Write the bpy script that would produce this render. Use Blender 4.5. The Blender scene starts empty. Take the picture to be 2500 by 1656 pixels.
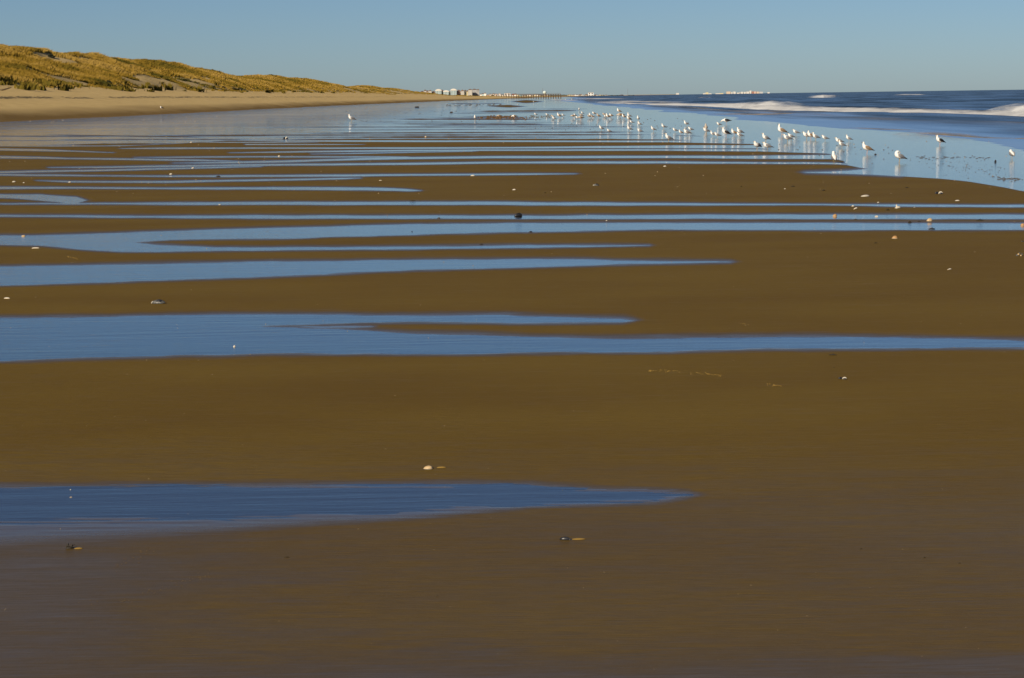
import bpy, bmesh, math, random
import numpy as np
from mathutils import Vector, Matrix

random.seed(7)
rng = np.random.default_rng(7)
scene = bpy.context.scene
C = scene.collection

# ------------------------------------------------------------------ camera
PW, PH, F = 2500.0, 1656.0, 5000.0          # photograph size and focal length in its pixels
CAMH = 1.6
FS = F / 4200.0
PITCH = math.atan2(828 - 236.5, F)
ROLL = math.radians(0.80)
fwd = Vector((0, math.cos(PITCH), -math.sin(PITCH)))
r0 = Vector((1, 0, 0)); u0 = r0.cross(fwd)
right = r0 * math.cos(ROLL) - u0 * math.sin(ROLL)
up = u0 * math.cos(ROLL) + r0 * math.sin(ROLL)
cam_data = bpy.data.cameras.new('camera')
cam = bpy.data.objects.new('camera', cam_data)
C.objects.link(cam)
m = Matrix((right, up, -fwd)).transposed().to_4x4()
m.translation = (0, 0, CAMH)
cam.matrix_world = m
cam_data.sensor_width = 36.0
cam_data.lens = 36.0 * F / PW
cam_data.clip_start = 0.1
cam_data.clip_end = 90000
scene.camera = cam

# ------------------------------------------------------------------ light
SUN_EL, SUN_AZ = math.radians(27), math.atan2(-0.62, -0.78)     # azimuth measured from +Y towards +X
sun_dir = Vector((math.sin(SUN_AZ) * math.cos(SUN_EL), math.cos(SUN_AZ) * math.cos(SUN_EL), math.sin(SUN_EL)))
world = bpy.data.worlds.new('World'); scene.world = world
world.use_nodes = True
wn = world.node_tree; wn.nodes.clear()
sky = wn.nodes.new('ShaderNodeTexSky'); sky.sky_type = 'NISHITA'
sky.sun_disc = False
sky.sun_elevation = SUN_EL
sky.sun_rotation = SUN_AZ
sky.altitude = 0; sky.air_density = 0.74; sky.dust_density = 0.28; sky.ozone_density = 6.3
bg = wn.nodes.new('ShaderNodeBackground'); bg.inputs['Strength'].default_value = 0.052
wo = wn.nodes.new('ShaderNodeOutputWorld')
wn.links.new(sky.outputs[0], bg.inputs[0]); wn.links.new(bg.outputs[0], wo.inputs[0])
sl = bpy.data.lights.new('sun', 'SUN'); sl.energy = 5.0; sl.angle = math.radians(0.53)
sl.color = (1.0, 0.86, 0.66)
so = bpy.data.objects.new('sun', sl); C.objects.link(so)
so.rotation_euler = sun_dir.to_track_quat('Z', 'Y').to_euler()
vs = scene.view_settings
vs.view_transform = 'Standard'; vs.look = 'None'; vs.gamma = 1.0; vs.use_curve_mapping = False
vs.exposure = 0.33
scene.cycles.transparent_max_bounces = 32

# ------------------------------------------------------------------ picture <-> place
R3 = np.array([right, up, fwd])              # rows
def project(X, Y, Z):
    X, Y, Z = np.broadcast_arrays(np.asarray(X, float), np.asarray(Y, float), np.asarray(Z, float))
    dz = Z - CAMH
    a = X * right[0] + Y * right[1] + dz * right[2]
    b = X * up[0] + Y * up[1] + dz * up[2]
    c = X * fwd[0] + Y * fwd[1] + dz * fwd[2]
    return 1250 + F * a / c, 828 - F * b / c
def ray(px, py):
    v = fwd * F + right * (px - 1250) - up * (py - 828)
    return v
def ground(px, py, z=0.0):
    v = ray(px, py)
    t = (z - CAMH) / v.z
    return Vector((v.x * t, v.y * t, z))
def at_depth(px, py, Y):
    v = ray(px, py); t = Y / v.y
    return Vector((v.x * t, Y, CAMH + v.z * t))

# ------------------------------------------------------------------ helpers
def tag(o, label=None, cat=None, group=None, kind=None):
    if label: o['label'] = label
    if cat: o['category'] = cat
    if group: o['group'] = group
    if kind: o['kind'] = kind
    return o
def mesh_obj(name, verts, faces, mat=None, parent=None, smooth=False):
    me = bpy.data.meshes.new(name)
    me.from_pydata([tuple(v) for v in verts], [], faces)
    if smooth: me.polygons.foreach_set('use_smooth', [True] * len(me.polygons))
    if mat: me.materials.append(mat)
    o = bpy.data.objects.new(name, me); C.objects.link(o)
    if parent: o.parent = parent
    return o
def grid_obj(name, P, mat, smooth=True):
    """P: (rows, cols, 3) array -> one quad sheet"""
    r, c, _ = P.shape
    me = bpy.data.meshes.new(name)
    me.vertices.add(r * c); me.vertices.foreach_set('co', P.reshape(-1).astype(np.float32))
    i = np.arange(r * c).reshape(r, c)
    q = np.stack([i[:-1, :-1], i[:-1, 1:], i[1:, 1:], i[1:, :-1]], -1).reshape(-1, 4)
    n = len(q)
    me.loops.add(n * 4); me.loops.foreach_set('vertex_index', q.reshape(-1).astype(np.int32))
    me.polygons.add(n); me.polygons.foreach_set('loop_start', np.arange(0, n * 4, 4, dtype=np.int32))
    me.update(calc_edges=True)
    if smooth: me.polygons.foreach_set('use_smooth', np.ones(n, bool))
    me.materials.append(mat)
    o = bpy.data.objects.new(name, me); C.objects.link(o)
    return o
def attr(o, name, vals):
    a = o.data.attributes.new(name, 'FLOAT', 'POINT')
    a.data.foreach_set('value', np.asarray(vals, np.float32).reshape(-1))
def empty(name, loc, rz=0.0, s=1.0):
    o = bpy.data.objects.new(name, None); C.objects.link(o)
    o.location = loc; o.rotation_euler = (0, 0, rz); o.scale = (s, s, s)
    o.empty_display_size = 0.1
    return o
def copy_tree(o, parent=None):
    c = o.copy(); C.objects.link(c); c.parent = parent
    for ch in o.children: copy_tree(ch, c)
    return c
def sstep(a, b, x):
    t = np.clip((x - a) / (b - a), 0, 1)
    return t * t * (3 - 2 * t)
_perm = rng.random((256, 256))
def vnoise(x, y):
    x = np.asarray(x, float); y = np.asarray(y, float)
    xi = np.floor(x).astype(int); yi = np.floor(y).astype(int)
    fx = x - xi; fy = y - yi
    fx = fx * fx * (3 - 2 * fx); fy = fy * fy * (3 - 2 * fy)
    g = lambda a, b: _perm[a & 255, b & 255]
    return (g(xi, yi) * (1 - fx) + g(xi + 1, yi) * fx) * (1 - fy) + (g(xi, yi + 1) * (1 - fx) + g(xi + 1, yi + 1) * fx) * fy
def fbm(x, y, o=4):
    s = 0; a = 0.5; t = 0
    for k in range(o):
        s = s + a * vnoise(x * 2 ** k + 17.3 * k, y * 2 ** k + 5.1 * k); t += a; a *= 0.5
    return s / t                                            # 0..1

# ------------------------------------------------------------------ materials
def new_mat(name):
    mt = bpy.data.materials.new(name); mt.use_nodes = True
    nt = mt.node_tree
    return mt, nt, nt.nodes['Principled BSDF']
def nd(nt, t, **kw):
    n = nt.nodes.new(t)
    for k, v in kw.items():
        if k in n.inputs: n.inputs[k].default_value = v
        else: setattr(n, k, v)
    return n
def noise(nt, scale, stretch=(1, 1, 1), detail=4.0, rough=0.55):
    tc = nd(nt, 'ShaderNodeTexCoord'); mp = nd(nt, 'ShaderNodeMapping')
    mp.inputs['Scale'].default_value = stretch
    n = nd(nt, 'ShaderNodeTexNoise'); n.inputs['Scale'].default_value = scale
    n.inputs['Detail'].default_value = detail; n.inputs['Roughness'].default_value = rough
    nt.links.new(tc.outputs['Object'], mp.inputs[0]); nt.links.new(mp.outputs[0], n.inputs['Vector'])
    return n
def ramp(nt, src, stops):
    r = nd(nt, 'ShaderNodeValToRGB'); e = r.color_ramp.elements
    while len(e) < len(stops): e.new(0.5)
    for k, (p, c) in enumerate(stops):
        e[k].position = p
        e[k].color = (c, c, c, 1) if isinstance(c, (int, float)) else (*c, 1)
    nt.links.new(src, r.inputs[0]); return r
def math_n(nt, op, a, b):
    n = nd(nt, 'ShaderNodeMath'); n.operation = op
    for k, v in enumerate((a, b)):
        if hasattr(v, 'is_output'): nt.links.new(v, n.inputs[k])
        else: n.inputs[k].default_value = v
    return n.outputs[0]
def mix_rgb(nt, fac, a, b):
    n = nd(nt, 'ShaderNodeMix'); n.data_type = 'RGBA'
    if hasattr(fac, 'is_output'): nt.links.new(fac, n.inputs[0])
    else: n.inputs[0].default_value = fac
    for k, v in ((6, a), (7, b)):
        if hasattr(v, 'is_output'): nt.links.new(v, n.inputs[k])
        else: n.inputs[k].default_value = (*v, 1)
    return n.outputs[2]
def plain(name, col, rough=0.6, var=0.25, scale=20, spec=0.3):
    mt, nt, b = new_mat(name)
    n = noise(nt, scale)
    c = ramp(nt, n.outputs[0], [(0.3, tuple(v * (1 - var) for v in col)), (0.7, tuple(min(1, v * (1 + var)) for v in col))])
    nt.links.new(c.outputs[0], b.inputs['Base Color'])
    b.inputs['Roughness'].default_value = rough; b.inputs['Specular IOR Level'].default_value = spec
    return mt

# wet sand of the tidal flat: attribute 'wet' says how much water stands in it
def sand_flat_material():
    mt, nt, b = new_mat('wet_sand')
    L = nt.links
    at = nd(nt, 'ShaderNodeAttribute', attribute_name='wet')
    streak = noise(nt, 1.0, (0.9, 9.0, 1), 6, 0.68)
    fine = noise(nt, 1.0, (4.5, 60.0, 1), 5, 0.65)
    grain = noise(nt, 420, (1, 1, 1), 2)
    rip = noise(nt, 1.0, (9, 30, 1), 5, 0.65)
    big = noise(nt, 0.35, (1, 2.2, 1), 3)
    sm = math_n(nt, 'SUBTRACT', streak.outputs[0], 0.5)
    fm = math_n(nt, 'SUBTRACT', fine.outputs[0], 0.5)
    w = math_n(nt, 'ADD', at.outputs['Fac'], math_n(nt, 'MULTIPLY', sm, 0.28))
    w = math_n(nt, 'ADD', w, math_n(nt, 'MULTIPLY', fm, 0.45))
    wr = ramp(nt, w, [(0.02, 0.0), (0.95, 1.0)]); w = wr.outputs[0]
    c1 = ramp(nt, big.outputs[0], [(0.32, (0.114, 0.070, 0.0135)), (0.68, (0.134, 0.086, 0.0165))])
    dk = ramp(nt, w, [(0.0, 0.0), (0.3, 0.75), (0.7, 0.75), (1.0, 0.6)])
    c2 = mix_rgb(nt, dk.outputs[0], c1.outputs[0], (0.070, 0.046, 0.018))
    gr = ramp(nt, math_n(nt, 'ADD', math_n(nt, 'MULTIPLY', grain.outputs[0], 0.5), math_n(nt, 'MULTIPLY', rip.outputs[0], 0.5)), [(0.32, 0.80), (0.68, 1.14)])
    mul = nd(nt, 'ShaderNodeMix'); mul.data_type = 'RGBA'; mul.blend_type = 'MULTIPLY'; mul.inputs[0].default_value = 1
    L.new(c2, mul.inputs[6]); L.new(gr.outputs[0], mul.inputs[7])
    L.new(mul.outputs[2], b.inputs['Base Color'])
    rr = ramp(nt, w, [(0.0, 0.62), (0.35, 0.36), (0.7, 0.13), (1.0, 0.06)]); L.new(rr.outputs[0], b.inputs['Roughness'])
    sp = ramp(nt, w, [(0.0, 0.02), (0.4, 0.28), (0.75, 0.5)]); L.new(sp.outputs[0], b.inputs['Specular IOR Level'])
    b.inputs['IOR'].default_value = 1.4
    h = math_n(nt, 'ADD', math_n(nt, 'ADD', math_n(nt, 'MULTIPLY', fine.outputs[0], 0.7), math_n(nt, 'MULTIPLY', rip.outputs[0], 1.3)), math_n(nt, 'MULTIPLY', grain.outputs[0], 0.12))
    bp = nd(nt, 'ShaderNodeBump'); bp.inputs['Distance'].default_value = 0.0034
    bs = ramp(nt, w, [(0.0, 0.9), (0.5, 0.3), (0.9, 0.05)])
    L.new(bs.outputs[0], bp.inputs['Strength']); L.new(h, bp.inputs['Height']); L.new(bp.outputs[0], b.inputs['Normal'])
    return mt
def water_material(name, stretch, dist, rough, tint, ior=1.33):
    mt = bpy.data.materials.new(name); mt.use_nodes = True
    nt = mt.node_tree; nt.nodes.clear(); L = nt.links
    out = nd(nt, 'ShaderNodeOutputMaterial')
    tr = nd(nt, 'ShaderNodeBsdfTransparent'); tr.inputs[0].default_value = (*tint, 1)
    gl = nd(nt, 'ShaderNodeBsdfGlossy'); gl.inputs['Roughness'].default_value = rough
    gl.inputs[0].default_value = (1, 1, 1, 1)
    fr = nd(nt, 'ShaderNodeFresnel')
    geo = nd(nt, 'ShaderNodeNewGeometry')
    L.new(math_n(nt, 'ADD', ior, math_n(nt, 'MULTIPLY', geo.outputs['Backfacing'], 1 / ior - ior)), fr.inputs[0])
    n1 = noise(nt, 1.0, stretch, 4, 0.6)
    n2 = noise(nt, 1.0, tuple(v * 5 for v in stretch), 3, 0.6)
    h = math_n(nt, 'ADD', n1.outputs[0], math_n(nt, 'MULTIPLY', n2.outputs[0], 0.25))
    bp = nd(nt, 'ShaderNodeBump'); bp.inputs['Strength'].default_value = 1
    ru = nd(nt, 'ShaderNodeAttribute', attribute_name='ruffle')
    big = noise(nt, 1.0, (0.02, 0.16, 1), 3, 0.6)
    rf_ = math_n(nt, 'MULTIPLY', ru.outputs['Fac'], ramp(nt, big.outputs[0], [(0.4, 0.15), (0.6, 1.0)]).outputs[0])
    L.new(math_n(nt, 'MULTIPLY', math_n(nt, 'ADD', 1.0, math_n(nt, 'MULTIPLY', rf_, 7.0)), dist), bp.inputs['Distance'])
    L.new(h, bp.inputs['Height'])
    L.new(bp.outputs[0], gl.inputs['Normal']); L.new(bp.outputs[0], fr.inputs['Normal'])
    mx = nd(nt, 'ShaderNodeMixShader')
    L.new(fr.outputs[0], mx.inputs[0]); L.new(tr.outputs[0], mx.inputs[1]); L.new(gl.outputs[0], mx.inputs[2])
    L.new(mx.outputs[0], out.inputs[0])
    return mt
M_sand = sand_flat_material()
M_film = water_material('shallow_water', (0.9, 8.0, 1), 0.0029, 0.035, (0.60, 0.64, 0.67))

# ------------------------------------------------------------------ where water stands on the flat (photo pixels, laid on the ground)
pools = []          # x, upper edge, lower edge
def pool(pts, soft=12, slope=0.2):
    a = np.array(pts, float); pools.append((a[:, 0], a[:, 1], a[:, 2], soft, slope))
# nearest pool
pool([(-2600,1182,1290),(0,1191,1278),(150,1190.5,1274),(300,1190,1270),(500,1188.5,1265),(700,1187,1259),(900,1186,1257),(1000,1185,1249),(1200,1185,1236),(1290,1188,1232),(1350,1192,1230),(1460,1199,1228),(1600,1203,1223),(1640,1205,1217),(1680,1208.5,1208.5)], 30, 0.05)
# long double pool
pool([(-2600,783,800),(0,779,800),(400,772,800),(530,770,800),(845,769.5,789),(1000,771,786),(1120,770,787),(1240,769.5,787.5),(1280,773,787),(1400,776,786),(1520,778,785),(1545,781,781)], 16)
pool([(-2600,783,895),(0,781,880),(150,779,875),(270,778,871),(420,776,868),(560,776,866),(640,798,864),(760,803,863),(900,809,863),(1000,815,862.5),(1120,818,862),(1240,821,860.5),(1300,825,860),(1520,828,858),(1640,826,856),(1760,825,854),(1850,824,852),(2000,824,851),(2200,826,850),(2350,829,849),(2500,834,848),(2800,839,846),(3300,842,842)], 18)
pool([(730,799.5,799.5),(800,798.5,801),(870,797.5,799.5),(915,797.5,797.5)], 6)
pool([(-2600,655,712),(0,652,698),(180,648,692),(300,646,688),(550,642,679),(700,640,672.5),(840,638,666),(1000,635,659),(1170,634,656),(1280,633.5,653),(1360,633.5,650),(1440,634,648),(1500,637,646),(1600,638.5,643.5),(1700,639.7,642.2),(1785,641,641)], 13)
pool([(-2600,577,590),(0,576,595),(80,576,596),(250,571,596),(340,568,591),(420,565,585),(500,562,584),(600,559,583),(700,556.5,582),(840,553,577),(1000,549,573),(1150,547,569),(1260,546,566.5),(1500,545,562),(1660,545,561),(2500,546,561),(3300,547,560)], 10)
pool([(-2600,585,592),(0,585,598),(100,585,600),(200,585,609),(290,588,614),(380,598,614),(530,605,613),(700,604.5,611),(840,604,609.5),(1000,603,608),(1150,601.5,606),(1300,600,604.5),(1450,599.3,602),(1585,600,600)], 10)
pool([(-2600,525,527),(0,526,528.7),(400,528,532),(620,527.3,533.5),(840,527.3,534),(1280,527.5,534),(1660,525.5,534),(2500,525,534),(3300,525,534)], 9)
pool([(-200,498.3,498.7),(0,497.8,499.2),(220,497,498.6),(300,496.5,498.8),(500,495,500),(600,494,500),(840,494,500),(1240,493,500),(1300,494.5,501),(1660,497,501),(1960,499.3,501),(2100,500,502.3),(2300,500.5,505),(2500,501,506),(3300,502,507)], 7)
pool([(-700,474,480),(0,476,483),(60,476,486),(100,476,489),(115,478,491),(140,479.5,493),(165,481,497),(185,482,497),(200,486,492)], 7)
pool([(-700,456,462),(0,457,461.3),(200,458,460.3),(400,459,461.2),(520,458.5,462),(640,458,463),(800,458,464),(900,459.5,465),(960,461,466),(1000,463,467.3),(1027,466,466)], 6)
pool([(90,441.5,441.5),(170,442.7,445),(280,443.3,445),(400,443,445.8),(600,440,442.6),(840,435,437.3),(880,435.2,435.2)], 6)
pool([(-700,425,427),(0,426,428),(110,427,429),(220,429,430.2),(300,429.2,430.4),(420,429.8,431.5),(560,429,432),(700,428,431),(840,427,430.5),(1000,425.8,428.5),(1250,424.3,427),(1350,424.4,426),(1410,425,425)], 6)
pool([(-700,421,424),(0,419.8,422.3),(200,416.3,418.8),(400,411.5,413.8),(560,408,409.5),(640,407,407)], 6)
pool([(120,410,410),(250,407.8,409.6),(400,405,407.6),(560,402.8,405.2),(700,401,404),(840,400,403.3),(1000,398.3,402),(1200,396,399.2),(1640,395,398.5),(1800,396.3,399),(1960,397.5,400),(2050,398.5,400.8),(2075,403,403)], 6)
pool([(420,399,399),(560,396,398.5),(700,393,396.2),(800,389.8,392.8),(900,386.3,390),(1000,384.3,388.2),(1200,382,386),(1640,381.3,385.7),(1800,381.5,387),(2030,379,388),(2110,380,396)], 6)
pool([(-700,380,386),(0,382,386.3),(100,384,387),(170,386.8,388.2),(300,388,390.2),(400,389.5,392.2),(500,391,393),(590,394,394)], 5)
pool([(330,385,385),(450,383.5,385.2),(600,382.8,384.2),(840,382.5,384.2),(1000,383.3,384.8)], 5)
pool([(560,373.5,373.5),(700,370.5,372.6),(840,368.3,371),(1000,366.5,369.3),(1200,365.7,368.3),(1640,364.8,368),(1850,365,369.5),(2060,366,376)], 5)
pool([(760,376.5,376.5),(880,374,375.4),(1000,371.5,372.8),(1160,370,370)], 5)
pool([(-700,361,366),(0,363,367),(100,365,369),(180,368.8,370.2),(280,373,373)], 5)
pool([(290,363,363),(400,361,363.8),(560,361,363.2),(840,360.8,363.4),(1000,360.3,363.5),(1200,359.8,362.7),(1400,358,361.7),(1640,355.5,361.8),(1850,355,362.2),(2060,353,372)], 5)
pool([(600,352,354),(800,352.3,353.6),(890,353,353)], 4)
pool([(560,343,343),(700,343,345.8),(1000,343.2,346.8),(1240,343.5,346.6),(1450,344,347),(1640,343.8,347.3),(1850,340,352)], 4)
pool([(420,346.5,346.5),(560,347.2,348.8),(700,347,348.2),(780,347.4,347.4)], 4)
# the broad film: upper left shallows and the wash on the seaward side
film = np.array([(-2500,330),(0,357),(120,357.5),(300,356),(420,351),(560,342),(700,340.5),(1000,340.5),(1240,339.8),(1640,340),(1750,346),(1850,352),(1900,356),(1990,364),(2040,380),(2075,404),(2100,409),(2135,413),(2160,421),(2200,430),(2300,436.5),(2380,445),(2440,455),(2500,467),(2600,490),(2750,523),(3000,573),(3500,672),(4500,866),(6000,1150),(9500,1800),(14000,2600)], float)
tongue = [(1965,421.2,421.2),(2020,420,422.3),(2080,417,424.3),(2130,412,426.5),(2200,408,430.5)]
pool(tongue, 12)
ridges = []         # x0, x1, y centre, half thickness, tilt over x
def ridge(x0, x1, y0, y1, h): ridges.append((x0, x1, y0, y1, h * 1.35 + 0.25))
for rdg in [(560,1640,311,310,1.1),(830,1400,298,299,.8),(960,1330,291.5,292,1.5),(940,1360,303,303.5,1.4),(1000,1470,306.5,305.5,1.1),
            (740,1480,319,314.6,.9),(700,1610,326,322.5,1.4),(330,1640,330.8,329.3,1.5),(480,1645,335.5,335,2.1),(690,1640,340.8,341.5,1.9),
            (100,520,329.5,336,1.4),(-300,120,309.5,311,.8),(-300,300,331.5,334,1.2),(-200,330,343,343.5,.7),(40,520,356,350,2.4),(300,700,333,332.5,1.2),(120,640,341.5,341,1.2),
            (1240,1336,248.5,248.5,3.6),(1085,1240,253.5,253,.9),(1175,1296,259,260.5,3.0),(1150,1420,272.5,270.5,1.6),(1080,1400,277,275,.9),(1250,1440,266.5,266.5,.7),
            (1100,1330,285,287,2.0),(1040,1300,288.5,289,1.0),(1640,1860,350,354,1.5),(1640,1720,331,333,.8),(1100,1250,243.6,243.8,.5),(1290,1420,243,242.6,.8)]:
    ridge(*rdg)

def flat_field(px, py):
    """signed amount of water: >0 in water, <0 on sand (pixels of the photograph), and wetness 0..1"""
    wob = (fbm(px / 90.0, py / 7.0, 4) - 0.5) * np.clip((py - 300) / 90.0, 0.5, 6.0) + (fbm(px / 330.0, py / 11.0 + 40, 2) - .5) * np.clip((py - 300) / 130.0, 0.3, 4.0)
    y = py + wob
    s = np.interp(px, film[:, 0], film[:, 1]) - y
    s = np.minimum(s, 30.0)
    for x0, x1, y0, y1, h in ridges:
        t = (px - x0) / (x1 - x0)
        yc = y0 + (y1 - y0) * t
        taper = np.clip(np.minimum(t, 1 - t) * (6 if h < 2.9 else 2.2), 0, 1) ** (0.6 if h < 2.9 else 1.1) * (0.75 + .5 * fbm(px / 25.0, 0 * px + x0, 3))
        taper = np.where((t < 0) | (t > 1), -0.6, taper)
        s = np.minimum(s, np.abs(py + 0.35 * wob - yc) - h * taper)
    wet = sstep(-2.4, 0.4, s)
    S = s * 0.2
    for xs, yt, yb, soft, slope in pools:
        a = np.interp(px, xs, yt); b = np.interp(px, xs, yb)
        v = np.minimum(y - a, b - y)
        out = np.maximum(xs[0] - px, px - xs[-1])
        v = np.where(out > 0, v - out * 0.3, v)
        sc = np.clip((py - 330) / 60, .35, 1)
        S = np.maximum(S, v * slope)
        wet = np.maximum(wet, 0.5 * sstep(-soft * sc, 0.0, v) ** 1.6 + 0.42 * sstep(-1.0, 1.0, v))
    # seepage below the nearest pool: it drains away slowly on its landward side
    yb = np.interp(px, [-900, 0, 300, 700, 1000, 1300, 1640], [1262, 1262, 1258, 1250, 1244, 1228, 1209])
    wd = np.interp(px, [-900, 0, 300, 700, 1000, 1300, 1640, 1760], [120, 112, 88, 52, 34, 20, 12, 0.1])
    lee = (1 - np.clip((y - yb) / wd, 0, 1)) ** 0.85 * (y > 1195)
    wet = np.maximum(wet, 0.97 * lee * np.clip((1700 - px) / 120, 0, 1))
    return S, wet

# ------------------------------------------------------------------ the tidal flat
bs = np.concatenate([np.arange(4.4, 130, 0.75), np.arange(130, 480, 1.5), np.arange(480, 1560, 2.0), np.array([1700, 2000, 2600, 4000, 8000])])
Ys = CAMH * F / bs[::-1] * (1 / math.cos(PITCH))
ks = np.concatenate([np.arange(-6500, -2600, 290), np.arange(-2600, -60, 32), np.arange(-60, 2560, 10.5), np.arange(2560, 4600, 17), np.arange(4600, 9500, 90)])
ks = (ks - 1250) / F
YY, KK = np.meshgrid(Ys[::-1], ks, indexing='ij')
XX = KK * YY
px, py = project(XX, YY, 0 * XX)
S, WET = flat_field(px, py)
PXM = YY / F
bank = 0.004 + 0.00010 * YY
Z = -np.clip(S * PXM, -bank, 0.02)
far = sstep(480, 700, py)
Z += far * (np.where(py > 1100, 0.0024, 0.0012) * (fbm(px / 210.0, py / 3.4, 3) - 0.5) * np.clip(YY / 6, .6, 1.6)) * np.exp(-np.abs(S) / np.where(py > 1100, 2.0, 2.2))
Z -= np.clip(XX - 13.0, 0, 40) * 0.05
Z -= np.clip(-XX - 52, 0, 30) * 0.05
Z = np.maximum(Z, -0.6)
# seepage: the ground near the camera and on its left holds a little more water
WET = np.maximum(WET, 0.36 * sstep(1450, 1690, py + (fbm(px / 500, py / 60) - .5) * 160) + 0.0)
WET = np.maximum(WET, 0.37 * sstep(1130, 1400, py) * sstep(1500, 0, px + (fbm(px / 400, py / 50 + 9) - .5) * 700))
WET = np.maximum(WET, 0.17 * sstep(1000, 1300, py))
flat = grid_obj('tidal_flat', np.stack([XX, YY, Z], -1)[:, ::1], M_sand)
flat.data.flip_normals() if flat.data.polygons[0].normal.z < 0 else None
attr(flat, 'wet', WET)
tag(flat, kind='structure')

# water lying in the hollows: one level sheet that the sand rises through
fx = np.linspace(-75, 16.5, 12); fy = np.concatenate([[-6], np.geomspace(3, 1700, 40)])
FY, FX = np.meshgrid(fy, fx, indexing='ij')
shallow = grid_obj('shallow_water', np.stack([FX, FY, 0 * FX], -1), M_film)
if shallow.data.polygons[0].normal.z < 0: shallow.data.flip_normals()
attr(shallow, 'ruffle', sstep(70, 190, FY) * sstep(2, -8, FX))
tag(shallow, kind='structure')

# ------------------------------------------------------------------ sea
def coast_shift(Y):
    return np.interp(Y, np.array([0, 400, 560, 840, 1120, 2000, 3000, 5000, 9000, 20000]) * FS, [0, 2, 5, 15, 32, 58, 78, 240, 700, 2400])
def sea_material():
    mt = bpy.data.materials.new('sea_water'); mt.use_nodes = True
    nt = mt.node_tree; nt.nodes.clear(); L = nt.links
    out = nd(nt, 'ShaderNodeOutputMaterial')
    df = nd(nt, 'ShaderNodeBsdfDiffuse')
    st = noise(nt, 1.0, (0.16, 0.022, 1), 5, 0.6)
    fa = nd(nt, 'ShaderNodeAttribute', attribute_name='churn')
    f2 = math_n(nt, 'MULTIPLY', fa.outputs['Fac'], ramp(nt, st.outputs[0], [(0.42, 0.0), (0.66, 1.0)]).outputs[0])
    deep = ramp(nt, st.outputs[0], [(0.3, (0.012, 0.026, 0.05)), (0.7, (0.024, 0.045, 0.075))])
    c = mix_rgb(nt, f2, deep.outputs[0], (0.20, 0.165, 0.125))
    L.new(c, df.inputs[0])
    gl = nd(nt, 'ShaderNodeBsdfGlossy'); gl.inputs['Roughness'].default_value = 0.2
    gl.inputs[0].default_value = (0.93, 0.95, 1.0, 1)
    n1 = noise(nt, 1.0, (0.9, 0.16, 1), 6, 0.65)
    wide = noise(nt, 1.0, (0.22, 0.018, 1), 6, 0.65)
    bp = nd(nt, 'ShaderNodeBump'); bp.inputs['Distance'].default_value = 0.40
    ch = nd(nt, 'ShaderNodeAttribute', attribute_name='chop')
    L.new(math_n(nt, 'MULTIPLY', ch.outputs['Fac'], 0.7), bp.inputs['Strength'])
    L.new(n1.outputs[0], bp.inputs['Height'])
    L.new(bp.outputs[0], gl.inputs['Normal']); L.new(bp.outputs[0], df.inputs['Normal'])
    fr = nd(nt, 'ShaderNodeFresnel'); fr.inputs[0].default_value = 1.33
    L.new(bp.outputs[0], fr.inputs['Normal'])
    fac = fr.outputs[0]
    wv = math_n(nt, 'MULTIPLY', ramp(nt, wide.outputs[0], [(0.36, 0.08), (0.66, 0.58)]).outputs[0], math_n(nt, 'SUBTRACT', 1.0, math_n(nt, 'MULTIPLY', f2, 0.6)))
    cap = math_n(nt, 'SUBTRACT', 1.0, math_n(nt, 'MULTIPLY', ch.outputs['Fac'], math_n(nt, 'SUBTRACT', 1.0, wv)))
    fac = math_n(nt, 'MINIMUM', fac, cap)
    mx = nd(nt, 'ShaderNodeMixShader')
    L.new(fac, mx.inputs[0]); L.new(df.outputs[0], mx.inputs[1]); L.new(gl.outputs[0], mx.inputs[2])
    L.new(mx.outputs[0], out.inputs[0])
    return mt
M_sea = sea_material()
sx = np.concatenate([np.arange(11.5, 45, 0.35), np.geomspace(45, 30000, 110)])
sb = np.concatenate([np.geomspace(0.16, 4.0, 40), np.arange(4.3, 215, 0.9)])
sy = CAMH * F / sb
SY, SXo = np.meshgrid(sy, sx, indexing='ij')
SX = SXo + coast_shift(SY)
edge = 14.0 + 1.5 * (fbm(SY / 22.0, 0 * SY, 3) - 0.5) * 2 + 0.5 * np.sin(SY / 5.3)
off = SXo - edge
fade = sstep(0, 9, off)
wav = np.zeros_like(SX)
for lam, amp, ob, ph in [(13.0, 0.10, 0.10, 0.3), (21.0, 0.15, -0.06, 1.1), (7.1, 0.05, 0.22, 2.0), (34.0, 0.16, 0.03, 4.0)]:
    wav += amp * np.sin((SXo + ob * SY) * 2 * math.pi / lam + ph + 2.0 * fbm(SY / 60, SXo / 50 + ph, 2))
wav *= np.clip(400.0 / np.maximum(SY, SXo), 0.05, 1.0)
SZ = 0.012 * np.clip(off, -3, 3) + wav * fade * 0.9 + 0.05 * fade + 0.03 * (fbm(SXo / 1.3, SY / 9.0, 3) - 0.5) * sstep(0, 2, off)
SZ = np.where(off < 0, np.minimum(SZ, -0.01 - 0.02 * np.clip(-off, 0, 2)), SZ)
sea = grid_obj('sea', np.stack([SX, SY, SZ], -1), M_sea)
if sea.data.polygons[len(sea.data.polygons) // 2].normal.z < 0: sea.data.flip_normals()
churn = np.exp(-(off / 1.2) ** 2) * 0.55 + 0.85 * np.exp(-((SXo + 2.5 * (fbm(SY / 45, 0 * SY + 5, 3) - .5) - 21) / 2.2) ** 2) + 0.8 * np.exp(-((SXo + 4 * (fbm(SY / 30, 0 * SY + 9, 3) - .5) - 16.8) / 0.9) ** 2)
attr(sea, 'churn', np.clip(churn, 0, 1))
attr(sea, 'chop', sstep(-1, 9, off + 13 * (fbm(SXo / 1.7, SY / 34, 4) - .5)))
tag(sea, kind='structure')

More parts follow.
